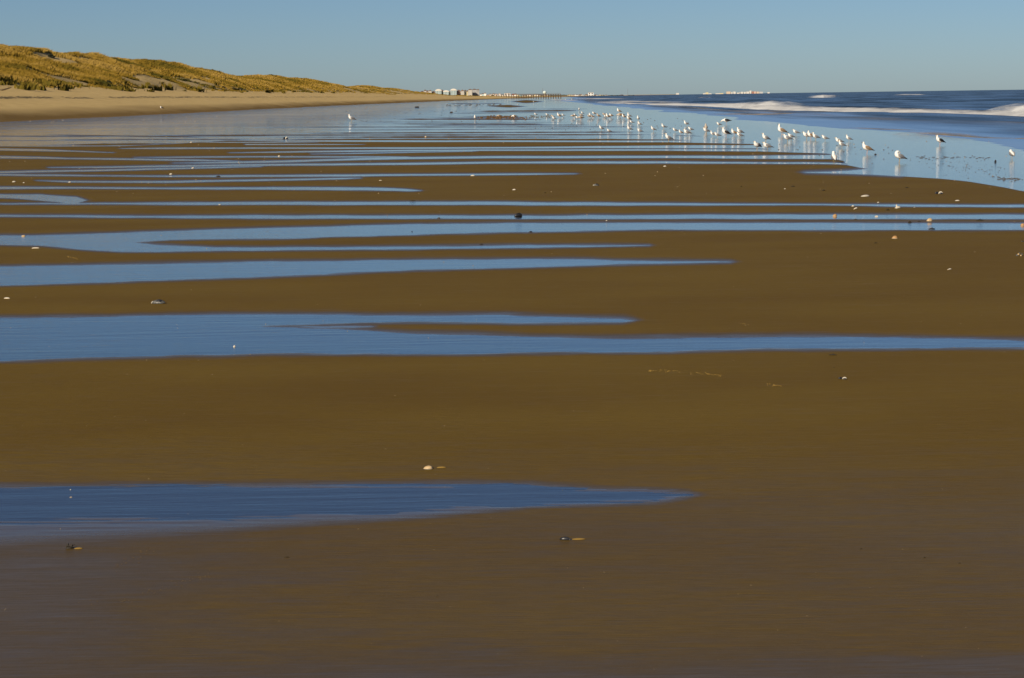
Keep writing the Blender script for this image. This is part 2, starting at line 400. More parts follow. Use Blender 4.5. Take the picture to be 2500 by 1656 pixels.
# ------------------------------------------------------------------ foam of the breakers
def foam_material(name, c0, c1, amp):
    mt = bpy.data.materials.new(name); mt.use_nodes = True
    nt = mt.node_tree; nt.nodes.clear(); L = nt.links
    out = nd(nt, 'ShaderNodeOutputMaterial')
    df = nd(nt, 'ShaderNodeBsdfDiffuse')
    tl = nd(nt, 'ShaderNodeBsdfTransparent')
    n = noise(nt, 1.0, (0.8, 0.16, 1.3), 6, 0.65)
    at2 = nd(nt, 'ShaderNodeAttribute', attribute_name='run'); at3 = nd(nt, 'ShaderNodeAttribute', attribute_name='across')
    cx = nd(nt, 'ShaderNodeCombineXYZ'); L.new(at2.outputs['Fac'], cx.inputs[0]); L.new(at3.outputs['Fac'], cx.inputs[1])
    n2 = nd(nt, 'ShaderNodeTexNoise'); n2.inputs['Scale'].default_value = 1.0; n2.inputs['Detail'].default_value = 5; n2.inputs['Roughness'].default_value = 0.6
    L.new(cx.outputs[0], n2.inputs['Vector'])
    c = ramp(nt, n2.outputs[0], [(0.3, c0), (0.6, c1)]); L.new(c.outputs[0], df.inputs[0])
    a = nd(nt, 'ShaderNodeAttribute', attribute_name='cover')
    v = math_n(nt, 'ADD', a.outputs['Fac'], math_n(nt, 'MULTIPLY', math_n(nt, 'SUBTRACT', n2.outputs[0], 0.5), amp))
    r = ramp(nt, v, [(0.12, 0.0), (0.8, 1.0)])
    ts = nd(nt, 'ShaderNodeBsdfTranslucent'); L.new(c.outputs[0], ts.inputs[0])
    sc_ = nd(nt, 'ShaderNodeMixShader'); sc_.inputs[0].default_value = 0.4
    L.new(df.outputs[0], sc_.inputs[1]); L.new(ts.outputs[0], sc_.inputs[2])
    mx = nd(nt, 'ShaderNodeMixShader')
    L.new(r.outputs[0], mx.inputs[0]); L.new(tl.outputs[0], mx.inputs[1]); L.new(sc_.outputs[0], mx.inputs[2])
    L.new(mx.outputs[0], out.inputs[0])
    return mt
M_foam = foam_material('sea_foam', (0.55, 0.56, 0.58), (0.80, 0.81, 0.81), 1.1)
M_wash = foam_material('wash_foam', (0.13, 0.105, 0.075), (0.38, 0.33, 0.27), 1.2)
def breaker(name, pts, depth=5.0, base_z=0.06, endfade=0.12, dense=1.0, label=None, crest=(0.05, 0.52), adir=(0.92, 0.4), mat=None):
    a = np.array(pts, float)
    n = 260; m_ = 22
    xs = np.linspace(a[0, 0], a[-1, 0], n)
    yt = np.interp(xs, a[:, 0], a[:, 1]); yb = np.interp(xs, a[:, 0], a[:, 2])
    hh = np.maximum(yb - yt, .5); yt = yt + (fbm(xs / 26.0, 0 * xs + 8, 3) - .5) * 0.3 * hh
    P = np.zeros((n, m_, 3)); cov = np.zeros((n, m_))
    for i in range(n):
        g = ground(xs[i], yb[i], base_z)
        H = max(0.03, (yb[i] - yt[i]) * g.y / F)
        for j in range(m_):
            t = j / (m_ - 1)
            prof = math.sin(math.pi * min(1, t * 1.0)) ** 0.75 * (1.25 - 0.5 * t)
            hz = H * prof
            nz = 0.5 * (float(fbm(xs[i] / 60.0, t * 1.5 + 3, 2)) - .5)
            k = t * depth
            P[i, j] = (g.x + k * adir[0] + nz * 0.5 * H, g.y + k * adir[1], base_z - 0.04 + hz * (1 + 0.5 * nz))
            e = min(1, min(i, n - 1 - i) / (n * endfade))
            cov[i, j] = dense * min(1, t / 0.04) * (1 - sstep(crest[0], crest[1], t)) * e
    o = grid_obj(name, P, mat or M_foam)
    attr(o, 'cover', cov)
    attr(o, 'run', np.repeat(xs / 46.0, m_)); attr(o, 'across', np.tile(np.linspace(0, 1, m_) * 7, n))
    tag(o, label, None, None, 'stuff')
    return o
breaker('breaking_wave_foam', [(1440,248.5,251),(1480,249,252.5),(1560,252.5,256),(1640,251.5,257.5),(1700,252,259),(1750,252,262),(1790,251,265),(1830,255,267.5),(1900,258.5,270),(2000,261,273),(2100,263,276.5),(2160,265,281),(2250,267,282),(2330,270,283.5),(2420,271,285),(2500,271,286.5),(2620,272,290),(2800,275,298)], 4.5, 0.08, 0.06,
        label='long band of white foam in front of the breaking wave')
breaker('wave_spray', [(1770,256,262),(1795,249,263),(1815,246,263.5),(1850,245.5,264),(1880,248,265),(1910,253,266),(1950,258,267)], 5, 0.2, 0.45, 0.8, 'white spray thrown up by the breaker left of centre')
breaker('wave_spray', [(2370,266,276),(2400,257,277),(2425,252.5,277),(2460,254,278),(2490,259,278),(2530,256,279),(2600,262,281),(2680,270,284)], 5, 0.2, 0.35, 1.0, 'white spray of the wave breaking at the frame edge')
breaker('whitecap', [(1962,238,239.5),(1985,233,239.8),(2010,231,239.5),(2040,231.8,239),(2065,236,238)], 10, 0.3, 0.45, 0.9, 'white crest of the outer wave below the horizon', adir=(0.12, 1.0))
breaker('whitecap', [(1700,238.5,239.4),(1715,236.6,239),(1730,236.2,238.5),(1740,237.5,238)], 14, 0.3, 0.3, 0.8, 'small distant white crest left of the outer wave', adir=(0.12, 1.0))
breaker('whitecap', [(2180,231.5,232.5),(2210,229.5,232.6),(2250,229.5,232.5),(2275,232,232.4)], 14, 0.3, 0.3, 0.5, 'faint pale crest on the far right swell', adir=(0.12, 1.0))
breaker('surf_line', [(1385,241.5,243),(1430,239.5,242.2),(1490,240,242),(1545,240.5,241.8)], 30, 0.2, 0.3, 0.65, 'thin far surf line before the town', adir=(0.12, 1.0))
breaker('surf_line', [(1450,246,250),(1490,245,250.5),(1540,246.5,250.5),(1600,247.5,251),(1660,249.5,251.5)], 9, 0.1, 0.3, 0.6, 'pale churned water behind the left end of the breaker')
breaker('surf_line', [(1330,243,247),(1350,240.5,247),(1380,243.5,246.5),(1420,244.5,246)], 20, 0.1, 0.3, 0.55, 'low pale surf near the pier', adir=(0.12, 1.0))
def wash(pts, dense, label):
    breaker('wash_foam', pts, 1.5, 0.02, 0.3, dense + .25, label, mat=M_wash)
wash([(2020,311,312.5),(2080,310.5,313),(2150,313,316.5),(2210,315,318.5),(2240,317,320)], 0.55, 'beige foam edge left of the far right gulls')
wash([(2160,322,327),(2200,319,328),(2260,320.5,327),(2330,326,332),(2400,334,337.5),(2460,335,339),(2500,334.5,341),(2600,341,348)], 0.55, 'beige foam edge behind the black backed gull on the wash')
wash([(2250,287.5,289),(2300,288,291.5),(2370,288,292),(2440,289,291),(2480,290,291)], 0.85, 'pale foam streak just below the breaker')
wash([(1700,277.5,279),(1770,276.5,279.5),(1850,276.5,279.5),(1920,275.5,279),(1985,278,279)], 0.8, 'pale foam streak behind the middle gulls')

# ------------------------------------------------------------------ beach and dunes
ridge_line = np.array([(-900,40),(-300,85),(0,107),(8,107.5),(20,114),(68,113.5),(88,115),(108,117),(122,124),(142,128),(182,127.5),(203,130),(230,128),(243,133),(257,139),(290,139),(318,145),(351,144.5),(388,147),(415,151),(438,153),(455,160),(475,165),(509,168),(525,171.5),(550,181),(562,184.5),(590,184),(640,182),(674,183),(701,189),(728,189.5),(752,191),(775,197),(809,204),(829,209),(847,212),(859,209),(881,206.5),(910,208.5),(924,213),(960,214),(1000,222),(1020,226),(1050,231),(1080,233.2),(1130,235.2),(1200,236.6),(1400,236.5)], float)
dY = np.concatenate([np.arange(60, 150, 10), np.geomspace(150, 5000, 440)])
Xw = -45 + coast_shift(dY)
Xr = Xw - 47
pxr, pyr = project(Xr, dY, 6.0)
for _ in range(3):
    yt = np.interp(pxr, ridge_line[:, 0], ridge_line[:, 1])
    Zr = np.array([at_depth(a, b, y).z for a, b, y in zip(pxr, yt, dY)])
    pxr, pyr = project(Xr, dY, Zr)
Zr = np.clip(Zr, 2.0, 14) - 0.55          # grass stands on top of it
offs = np.concatenate([np.linspace(-12, 0, 5), np.linspace(0, 27, 28)[1:], np.linspace(27, 60, 46)[1:], np.linspace(60, 170, 12)[1:]])
DY, DO = np.meshgrid(dY, offs, indexing='ij')
SHr = np.broadcast_to(Zr[:, None], DY.shape)
lw = 1 + 0 * DY
toe_off = 27 + 5 * (fbm(DY / 26.0, 0 * DY + 2, 3) - 0.5)
low = np.clip(SHr / 9.0, 0.35, 1)
beach_z = np.interp(DO, [-12, 0, 1.5, 5, 13, 14.2, 20, 27], [-.5, -0.02, 0.25, 0.95, 2.15, 2.45, 3.2, 4.3]) * np.clip(0.35 + 0.65 * low, 0, 1)
u = np.clip((DO - toe_off) / (47 - toe_off), 0, 1)
toe_z = 4.3 * np.clip(0.35 + 0.65 * low, 0, 1)
prof = np.where(u < 1, u ** 0.85 * (1 - 0.12 * np.sin(u * math.pi)), 1)
dune_z = toe_z + (np.maximum(SHr, toe_z * .9) - toe_z) * prof
lump = (fbm(DY / 9.0, DO / 7.0, 4) - 0.5) * 2.4 * np.sin(np.clip(u, 0, 1) * math.pi)
back = np.interp(DO, [47, 56, 75, 170], [0, 1.2, 3.6, 6.0])
bz = np.where(DO > toe_off, dune_z + lump - back * np.clip(SHr / 9, .2, 1), np.minimum(beach_z, 4.6)) + 0.10 * (fbm(DY / 2.5, DO / 2.5, 3) - 0.5) * sstep(8, 16, DO)
XB = (Xw[:, None] - DO) + (fbm(DY / 30.0, 0 * DY + 7, 3) - .5) * 5 * sstep(6, -4, DO)
def beach_material():
    mt, nt, b = new_mat('beach_sand'); L = nt.links
    at = nd(nt, 'ShaderNodeAttribute', attribute_name='damp')
    n1 = noise(nt, 0.7, (1, 0.35, 1), 6, 0.65); n2 = noise(nt, 9, (1, 1, 1), 3)
    dry = ramp(nt, n1.outputs[0], [(0.3, (0.47, 0.335, 0.140)), (0.7, (0.56, 0.41, 0.185))])
    w = math_n(nt, 'ADD', at.outputs['Fac'], math_n(nt, 'MULTIPLY', math_n(nt, 'SUBTRACT', n1.outputs[0], 0.5), 0.5))
    w = ramp(nt, w, [(0.1, 0.0), (0.9, 1.0)])
    c = mix_rgb(nt, w.outputs[0], dry.outputs[0], (0.175, 0.110, 0.036))
    L.new(c, b.inputs['Base Color'])
    rr = ramp(nt, w.outputs[0], [(0.0, 0.9), (1, 0.8)]); L.new(rr.outputs[0], b.inputs['Roughness'])
    b.inputs['Specular IOR Level'].default_value = 0.03
    bp = nd(nt, 'ShaderNodeBump'); bp.inputs['Distance'].default_value = 0.10; bp.inputs['Strength'].default_value = 0.5
    L.new(n2.outputs[0], bp.inputs['Height']); L.new(bp.outputs[0], b.inputs['Normal'])
    return mt
M_beach = beach_material()
beach = grid_obj('beach_and_dunes', np.stack([XB, DY, bz], -1), M_beach)
if beach.data.polygons[len(beach.data.polygons) // 2].normal.z < 0: beach.data.flip_normals()
attr(beach, 'damp', sstep(8.5, -0.5, DO + (fbm(DY / 14, DO / 3) - .5) * 3))
tag(beach, kind='structure')
def dune_height(Y, o):
    """bilinear look-up of the beach sheet -> X, Z"""
    i = np.clip(np.searchsorted(dY, Y) - 1, 0, len(dY) - 2); j = np.clip(np.searchsorted(offs, o) - 1, 0, len(offs) - 2)
    a = (Y - dY[i]) / (dY[i + 1] - dY[i]); b = (o - offs[j]) / (offs[j + 1] - offs[j])
    f = lambda G: (G[i, j] * (1 - b) + G[i, j + 1] * b) * (1 - a) + (G[i + 1, j] * (1 - b) + G[i + 1, j + 1] * b) * a
    return f(XB), f(bz)

# far land behind the shore, low and flat, out to the last town
ly = np.geomspace(3000, 15500, 60); lo = np.array([-6, 2, 10, 30, 120, 500, 2500, 9000.0])
LY, LO = np.meshgrid(ly, lo, indexing='ij')
LZ = np.interp(LO, [-6, 2, 10, 30, 120], [-0.5, 0.4, 1.6, 2.4, 2.6]) + 0 * LY
land = grid_obj('far_shore', np.stack([-45 + coast_shift(LY) - LO, LY, LZ], -1), M_beach)
if land.data.polygons[5].normal.z < 0: land.data.flip_normals()
attr(land, 'damp', sstep(6, 0, LO)); tag(land, kind='structure')

# ------------------------------------------------------------------ dune grass (one mass nobody could count)
def grass_material():
    mt, nt, b = new_mat('dune_grass'); L = nt.links
    at = nd(nt, 'ShaderNodeAttribute', attribute_name='tone')
    r = ramp(nt, at.outputs['Fac'], [(0.0, (0.024, 0.026, 0.007)), (0.22, (0.085, 0.078, 0.012)), (0.45, (0.185, 0.126, 0.015)), (0.7, (0.29, 0.180, 0.022)), (1.0, (0.42, 0.27, 0.062))])
    L.new(r.outputs[0], b.inputs['Base Color'])
    b.inputs['Roughness'].default_value = 0.8; b.inputs['Specular IOR Level'].default_value = 0.1
    geo = nd(nt, 'ShaderNodeNewGeometry'); vm = nd(nt, 'ShaderNodeMix'); vm.data_type = 'VECTOR'; vm.inputs[0].default_value = 0.7
    L.new(geo.outputs['Normal'], vm.inputs[4]); vm.inputs[5].default_value = (0.25, -0.2, 0.95)
    vn = nd(nt, 'ShaderNodeVectorMath'); vn.operation = 'NORMALIZE'; L.new(vm.outputs[1], vn.inputs[0]); L.new(vn.outputs[0], b.inputs['Normal'])
    return mt
M_grass = grass_material()
def tuft_mesh(name, X, Y, Z, H, W, tone, blades=5, lean=0.35):
    n = len(X); k = n * blades
    bx = np.repeat(X, blades) + rng.normal(0, 0.35, k) * np.repeat(H, blades)
    by = np.repeat(Y, blades) + rng.normal(0, 0.35, k) * np.repeat(H, blades)
    bz_ = np.repeat(Z, blades) - 0.12
    h = np.repeat(H, blades) * rng.uniform(0.6, 1.15, k); w = np.repeat(W, blades) * rng.uniform(0.6, 1.3, k)
    ang = rng.uniform(-0.8, 0.8, k); dx = np.cos(ang) * w / 2; dy = np.sin(ang) * w / 2
    lx = h * (lean + rng.normal(0, 0.30, k)); ly_ = h * rng.normal(0, 0.3, k)
    V = np.empty((k, 5, 3))
    V[:, 0] = np.stack([bx - dx, by - dy, bz_], -1); V[:, 1] = np.stack([bx + dx, by + dy, bz_], -1)
    V[:, 2] = np.stack([bx + dx * .8 + lx * .4, by + dy * .8 + ly_ * .4, bz_ + h * .6], -1)
    V[:, 3] = np.stack([bx + lx, by + ly_, bz_ + h], -1)
    V[:, 4] = np.stack([bx - dx * .8 + lx * .4, by - dy * .8 + ly_ * .4, bz_ + h * .6], -1)
    me = bpy.data.meshes.new(name)
    me.vertices.add(k * 5); me.vertices.foreach_set('co', V.reshape(-1).astype(np.float32))
    me.loops.add(k * 5); me.loops.foreach_set('vertex_index', np.arange(k * 5, dtype=np.int32))
    me.polygons.add(k); me.polygons.foreach_set('loop_start', np.arange(0, k * 5, 5, dtype=np.int32))
    me.update(calc_edges=True)
    me.materials.append(M_grass)
    o = bpy.data.objects.new(name, me); C.objects.link(o)
    attr(o, 'tone', np.repeat(np.clip(np.repeat(tone, blades) + rng.normal(0, .05, k), 0, 1), 5))
    return o
N = 170000
gy = 1 / rng.uniform(1 / 2700, 1 / 190, N)
go = 23 + 36 * rng.random(N) ** 0.9
al = gy * .92 - go * .39; ac = gy * .39 + go * .92
cover = fbm(al / 19.0, ac / 5.2, 3); band = fbm(gy / 26.0, 0 * gy + 2, 3)
toe_g = 27.5 + 5 * (band - .5)
keep = (go > toe_g - 1 + 11 * (fbm(al / 6.0, ac / 1.6 + 30, 3) - 0.5) + 2.2 * rng.normal(0, 1, N) * (rng.random(N) < .25)) & ~((cover < 0.34) & (go < 46)) & ~((cover < 0.45) & (go < 34)) & ~((cover < 0.39) & (go < 39))
gy, go = gy[keep], go[keep]
gx, gz = dune_height(gy, go)
al = gy * .92 - go * .39; ac = gy * .39 + go * .92
patch = fbm(al / 17.0 + 9, ac / 5.0 + 4, 4); fine_t = fbm(al / 4.0, ac / 1.3 + 50, 3)
tone = np.clip(0.67 + (patch - 0.5) * 1.5 + (fine_t - .5) * 0.55 + 0.12 * sstep(40, 48, go) - 0.10 * sstep(31, 26, go), 0.08, 1)
gh = (0.55 + 0.45 * sstep(27, 38, go)) * (0.35 + 0.55 * fbm(gy / 4, go / 4 + 80, 2)) * np.clip(1.15 - 0.3 * (gy > 900), .5, 1.2)
grass = tuft_mesh('dune_grass', gx, gy, gz, gh, np.clip(gy * 0.00042, 0.08, 0.4), tone)
tag(grass, 'golden beach grass covering the dunes', kind='stuff')
# single green tufts on the bare sand below the dunes
proto = None
for k in range(84):
    yv = 1 / rng.uniform(1 / 740, 1 / 235); ov = 28.5 - 7.5 * rng.random() ** 1.6
    x_, z_ = dune_height(np.array([yv]), np.array([ov]))
    if proto is None:
        o = proto = tuft_mesh('grass_tuft', np.zeros(6) + rng.normal(0, .06, 6), rng.normal(0, .06, 6), np.zeros(6) + .08, np.full(6, .75), np.full(6, .2), np.full(6, .36), 5, 0.1)
    else:
        o = proto.copy(); C.objects.link(o)
    o.location = (float(x_[0]), float(yv), float(z_[0])); s_ = rng.uniform(.7, 1.7); o.scale = (s_ * 1.3, s_, s_ * rng.uniform(.6, 1)); o.rotation_euler = (0, 0, rng.uniform(0, 6))
    tag(o, 'small green grass tuft sprouting from bare sand at the foot of the dunes', 'grass tuft', 'grass tufts sprouting below the dunes')
# dark shrubs among the grass
M_shrub = plain('shrub_leaves', (0.022, 0.026, 0.010), 0.8, 0.5, 3)
def shrub(x, y, w, label):
    best = None
    for Yv in np.geomspace(180, 900, 400):               # march along the sight line to the dune face
        p = at_depth(x, y, Yv)
        o_ = -45 + float(coast_shift(Yv)) - p.x
        if 22 < o_ < 60:
            _, zz = dune_height(np.array([Yv]), np.array([o_]))
            if zz[0] >= p.z - 0.2: best = (p.x, Yv, float(zz[0])); break
    if best is None: return
    R = w * best[1] / F / 2
    n = 260
    th = rng.uniform(0, 2 * math.pi, n); ph = np.arccos(rng.uniform(0, 1, n)); rr = R * rng.uniform(.35, 1, n) ** .5
    px_ = rr * np.sin(ph) * np.cos(th); py_ = rr * np.sin(ph) * np.sin(th); pz_ = rr * np.cos(ph) * .8
    vs_, fs_ = [], []
    for a, b_, c in zip(px_, py_, pz_):
        s = R * 0.16; d1 = Vector(rng.normal(0, 1, 3)).normalized() * s; d2 = Vector(rng.normal(0, 1, 3)).normalized() * s
        k = len(vs_); v = Vector((a, b_, c)); vs_ += [v - d1, v + d2, v + d1, v - d2]; fs_.append((k, k + 1, k + 2, k + 3))
    r_ = empty('shrub', best)
    mesh_obj('foliage', vs_, fs_, M_shrub, r_)
    vs_, fs_ = [], []
    for q in range(5):
        a = q * 1.26; k = len(vs_); tx, ty = math.cos(a) * R * .5, math.sin(a) * R * .5
        vs_ += [Vector((-.03, 0, -.2)), Vector((.03, 0, -.2)), Vector((0, .04, -.2)), Vector((tx, ty, R * .6))]
        fs_ += [(k, k + 1, k + 3), (k + 1, k + 2, k + 3), (k + 2, k, k + 3)]
    mesh_obj('stem', vs_, fs_, M_shrub, r_)
    tag(r_, label, 'shrub')
shrub(124, 139, 20, 'dark shrub on the crest side of the first dune dip')
shrub(92, 141, 14, 'dark shrub left of the largest crest shrub')
shrub(150, 163, 16, 'dark green shrub halfway down the first dune')
shrub(92, 166, 14, 'dark green bush amid grass at mid slope left')
shrub(212, 148, 12, 'small dark shrub below the second crest')
shrub(264, 203, 19, 'broad dark green bush at the foot of the dunes')
shrub(398, 154, 9, 'tiny dark bush near the top of the third crest')
shrub(520, 214, 14, 'dark bush at the dune foot by bare sand')
shrub(545, 216, 13, 'dark bush at the dune foot before the second hump')
# wrack: the dark line of dry weed along the upper beach, and driftwood
M_wrack = plain('dry_weed', (0.27, 0.19, 0.08), 0.9, 0.4, 6)
vs_, fs_ = [], []
for k in range(2600):
    yv = 1 / rng.uniform(1 / 900, 1 / 150)
    ov = 13.6 + rng.normal(0, .28) + 1.2 * (float(fbm(yv / 30, 3.0)) - .5)
    if float(fbm(yv / 12.0, 9.0)) < 0.46: continue
    x_, z_ = dune_height(np.array([yv]), np.array([ov])); k0 = len(vs_)
    l = rng.uniform(.2, .8) * (1 + yv / 500); w_ = rng.uniform(.05, .14); h_ = rng.uniform(.01, .06)
    x_, z_ = float(x_[0]), float(z_[0])
    vs_ += [(x_ - w_, yv - l, z_ - .03), (x_ + w_, yv - l, z_ - .03), (x_ + w_, yv + l, z_ - .03), (x_ - w_, yv + l, z_ - .03), (x_, yv, z_ + h_)]
    fs_ += [(k0, k0 + 1, k0 + 4), (k0 + 1, k0 + 2, k0 + 4), (k0 + 2, k0 + 3, k0 + 4), (k0 + 3, k0, k0 + 4)]
wr = mesh_obj('wrack_line', vs_, fs_, M_wrack); tag(wr, 'dark line of dried weed along the upper beach', kind='stuff')
M_drift = plain('driftwood', (0.11, 0.075, 0.04), 0.8, 0.4, 8)
def tube(path, radii, seg=7):
    vs_, fs_ = [], []
    for i, (p, r) in enumerate(zip(path, radii)):
        p = Vector(p); t = (Vector(path[min(i + 1, len(path) - 1)]) - Vector(path[max(i - 1, 0)])).normalized()
        a = t.cross(Vector((0.01, 0.02, 1))).normalized() if abs(t.z) < .95 else Vector((1, 0, 0)); b_ = t.cross(a)
        for s in range(seg):
            q = s * 2 * math.pi / seg; vs_.append(p + (a * math.cos(q) + b_ * math.sin(q)) * r)
    for i in range(len(path) - 1):
        for s in range(seg):
            fs_.append((i * seg + s, i * seg + (s + 1) % seg, (i + 1) * seg + (s + 1) % seg, (i + 1) * seg + s))
    fs_.append(tuple(range(seg - 1, -1, -1))); fs_.append(tuple(range((len(path) - 1) * seg, len(path) * seg)))
    return vs_, fs_
def join(*vf):
    V, Fc = [], []
    for v, f in vf:
        k = len(V); V += [Vector(q) for q in v]; Fc += [tuple(i + k for i in p) for p in f]
    return V, Fc
x_, z_ = dune_height(np.array([262.0]), np.array([20.5]))
p0 = Vector((float(x_[0]), 262.0, float(z_[0])))
v, f = tube([Vector((-2.2, -.6, .02)), Vector((-1, -.2, -.02)), Vector((0, 0, .03)), Vector((.8, .3, .25)), Vector((1.2, .5, .36))], [.12, .13, .12, .09, .04])
o = mesh_obj('driftwood_log', v, f, M_drift, None, True); o.location = p0; tag(o, 'dark bent driftwood branch on bare sand under the first dune', 'driftwood')

# ------------------------------------------------------------------ gulls
M_white = plain('white_feathers', (0.70, 0.68, 0.64), 0.7, 0.08, 30, 0.2)
M_grey = plain('grey_feathers', (0.17, 0.17, 0.18), 0.7, 0.2, 30, 0.2)
M_black = plain('black_feathers', (0.016, 0.015, 0.015), 0.6, 0.3, 30, 0.2)
M_brown = plain('brown_feathers', (0.185, 0.125, 0.075), 0.75, 0.45, 45, 0.2)
M_brown_body = plain('mottled_feathers', (0.40, 0.345, 0.285), 0.75, 0.4, 40, 0.2)
M_leg = plain('gull_leg', (0.34, 0.24, 0.10), 0.5, 0.1)
M_legpink = plain('pink_leg', (0.42, 0.27, 0.22), 0.5, 0.1)
M_bill = plain('yellow_bill', (0.55, 0.34, 0.06), 0.4, 0.1)
M_billdark = plain('dark_bill', (0.03, 0.025, 0.02), 0.4, 0.1)
M_eye = plain('eye', (0.01, 0.01, 0.01), 0.2, 0.1)
def loft(rings, seg=14, closed=True):
    """rings: centre, half width (y), half height, tangent angle in the xz plane"""
    vs_, fs_ = [], []
    n = len(rings)
    for i, (c, ry, rz) in enumerate(rings):
        a = Vector(rings[max(i - 1, 0)][0]); b_ = Vector(rings[min(i + 1, n - 1)][0]); t = (b_ - a).normalized()
        up_ = Vector((0, 1, 0)).cross(t); up_ = -up_ if up_.dot(Vector((-t.z, 0, t.x))) < 0 else up_
        for s in range(seg):
            q = 2 * math.pi * s / seg
            vs_.append(Vector(c) + Vector((0, 1, 0)) * ry * math.cos(q) + up_ * rz * math.sin(q))
    for i in range(n - 1):
        for s in range(seg):
            fs_.append((i * seg + s, (i + 1) * seg + s, (i + 1) * seg + (s + 1) % seg, i * seg + (s + 1) % seg))
    fs_.append(tuple(range(seg))); fs_.append(tuple(range(n * seg - 1, (n - 1) * seg - 1, -1)))
    return vs_, fs_
POSE = {   # neck and head rings after the breast, bill base, bill direction
    'upright': ([((.115, 0, .250), .056, .062), ((.142, 0, .288), .040, .044), ((.152, 0, .318), .035, .036), ((.160, 0, .342), .037, .036), ((.172, 0, .362), .031, .028), ((.180, 0, .374), .014, .012)], (.196, 0, .345), (1, 0, -.15), .40),
    'alert': ([((.110, 0, .255), .054, .060), ((.132, 0, .305), .036, .040), ((.138, 0, .350), .031, .033), ((.146, 0, .380), .034, .034), ((.158, 0, .400), .030, .026), ((.166, 0, .410), .013, .011)], (.180, 0, .385), (1, 0, -.05), .43),
    'hunched': ([((.105, 0, .235), .060, .066), ((.128, 0, .258), .048, .050), ((.142, 0, .278), .042, .042), ((.154, 0, .298), .039, .037), ((.166, 0, .314), .031, .027), ((.174, 0, .324), .013, .012)], (.190, 0, .298), (1, 0, -.2), .35),
    'preening': ([((.112, 0, .248), .058, .064), ((.122, 0, .285), .050, .054), ((.112, .012, .318), .044, .046), ((.090, .022, .334), .036, .036), ((.070, .030, .338), .024, .022), ((.058, .036, .338), .010, .010)], (.060, .036, .330), (-1, .5, -.5), .37),
    'feeding': ([((.125, 0, .215), .054, .056), ((.165, 0, .212), .038, .040), ((.198, 0, .198), .033, .034), ((.226, 0, .180), .034, .033), ((.246, 0, .164), .028, .026), ((.258, 0, .154), .012, .011)], (.258, 0, .148), (1, 0, -.9), .30),
}
def make_gull(pose, plumage):
    body_m, wing_m, tip_m, leg_m, bill_m = {
        'grey': (M_white, M_grey, M_black, M_leg, M_bill), 'black': (M_white, M_black, M_black, M_legpink, M_bill),
        'brown': (M_brown_body, M_brown, M_billdark, M_legpink, M_billdark), 'tan': (M_white, M_brown, M_billdark, M_legpink, M_billdark)}[plumage]
    head, bb, bd, hgt = POSE[pose]
    root = empty('gull', (0, 0, 0))
    trunk = [((-.245, 0, .180), .026, .005), ((-.19, 0, .188), .036, .018), ((-.145, 0, .194), .048, .040), ((-.09, 0, .198), .064, .064), ((-.02, 0, .202), .078, .082), ((.045, 0, .210), .079, .087), ((.085, 0, .224), .069, .079)]
    pitch = 0.0 if pose == 'feeding' else math.radians(17 if pose != 'hunched' else 13)
    def rot(vv):
        c_, s_ = math.cos(pitch), math.sin(pitch); out = []
        for q in vv:
            q = Vector(q); x, z = q.x + .02, q.z - .195
            out.append(Vector((-.02 + (x * c_ - z * s_), q.y * 1.22, .20 + (x * s_ + z * c_))))
        return out
    v, f = loft(trunk + head); v = rot(v)
    mesh_obj('body', v, f, body_m, root, True)
    for sd in (1, -1):
        rings = [((.080, .056 * sd, .236), .012, .034), ((.045, .071 * sd, .230), .014, .052), ((-.02, .075 * sd, .225), .014, .060), ((-.09, .062 * sd, .217), .013, .052), ((-.16, .040 * sd, .205), .011, .034), ((-.21, .027 * sd, .198), .009, .022)]
        v, f = loft(rings, 10); v = rot(v); w = mesh_obj('wing', v, f, wing_m, root, True)
        v, f = loft([((-.20, .029 * sd, .200), .010, .024), ((-.245, .018 * sd, .194), .008, .015), ((-.295, .008 * sd, .189), .005, .006)], 8); v = rot(v)
        mesh_obj('wing_tip', v, f, tip_m, w, True)
        v1 = tube([(-.01, .027 * sd, .15), (-.018, .027 * sd, .085), (-.004, .027 * sd, .008)], [.011, .006, .005], 6)
        v2 = ([(-.012, .027 * sd, .010), (.048, .052 * sd, .002), (.055, .027 * sd, .003), (.048, .002 * sd, .002), (-.004, .027 * sd, .002)], [(0, 1, 2), (0, 2, 3), (4, 2, 1), (4, 3, 2), (0, 4, 1), (0, 3, 4)])
        v, f = join(v1, v2); mesh_obj('leg', v, f, leg_m, root)
        hc = Vector(head[3][0])
        e = hc + Vector((.010 if pose != 'preening' else -.01, head[3][1] * .93 * sd, .008))
        v, f = tube([e - Vector((0, .004, 0)), e, e + Vector((0, .004, 0))], [.003, .0055, .003], 6); v = rot(v); mesh_obj('eye', v, f, M_eye, root)
    d = Vector(bd).normalized(); b0 = Vector(bb) - d * .012
    v, f = tube([b0, b0 + d * .03, b0 + d * .052, b0 + d * .064 + Vector((0, 0, -.008))], [.013, .0105, .009, .002], 6); v = rot(v); mesh_obj('bill', v, f, bill_m, root, True)
    return root, hgt + (0.045 if pitch else 0)
protos = {}
first_used = set()
def gull(x, yfeet, hpx, pose, plum, label, yaw=180, squash=1.0, group='gulls standing in the wash'):
    key = (pose, plum)
    if key not in protos: protos[key] = make_gull(pose, plum)
    src, hgt = protos[key]
    o = src if key not in first_used else copy_tree(src)
    first_used.add(key)
    p = ground(x, yfeet, 0.0)
    if p.x < -46 : p = Vector((p.x, p.y, p.z))
    s = hpx * p.y / F / hgt * (1.1 if hpx < 24 else 1.0)
    o.location = p - Vector((0, 0, 0.004)); o.rotation_euler = (0, 0, math.radians(yaw + random.uniform(-9, 9)))
    o.scale = (s * squash, s * squash, s)
    tag(o, label, 'gull', group)
    return o
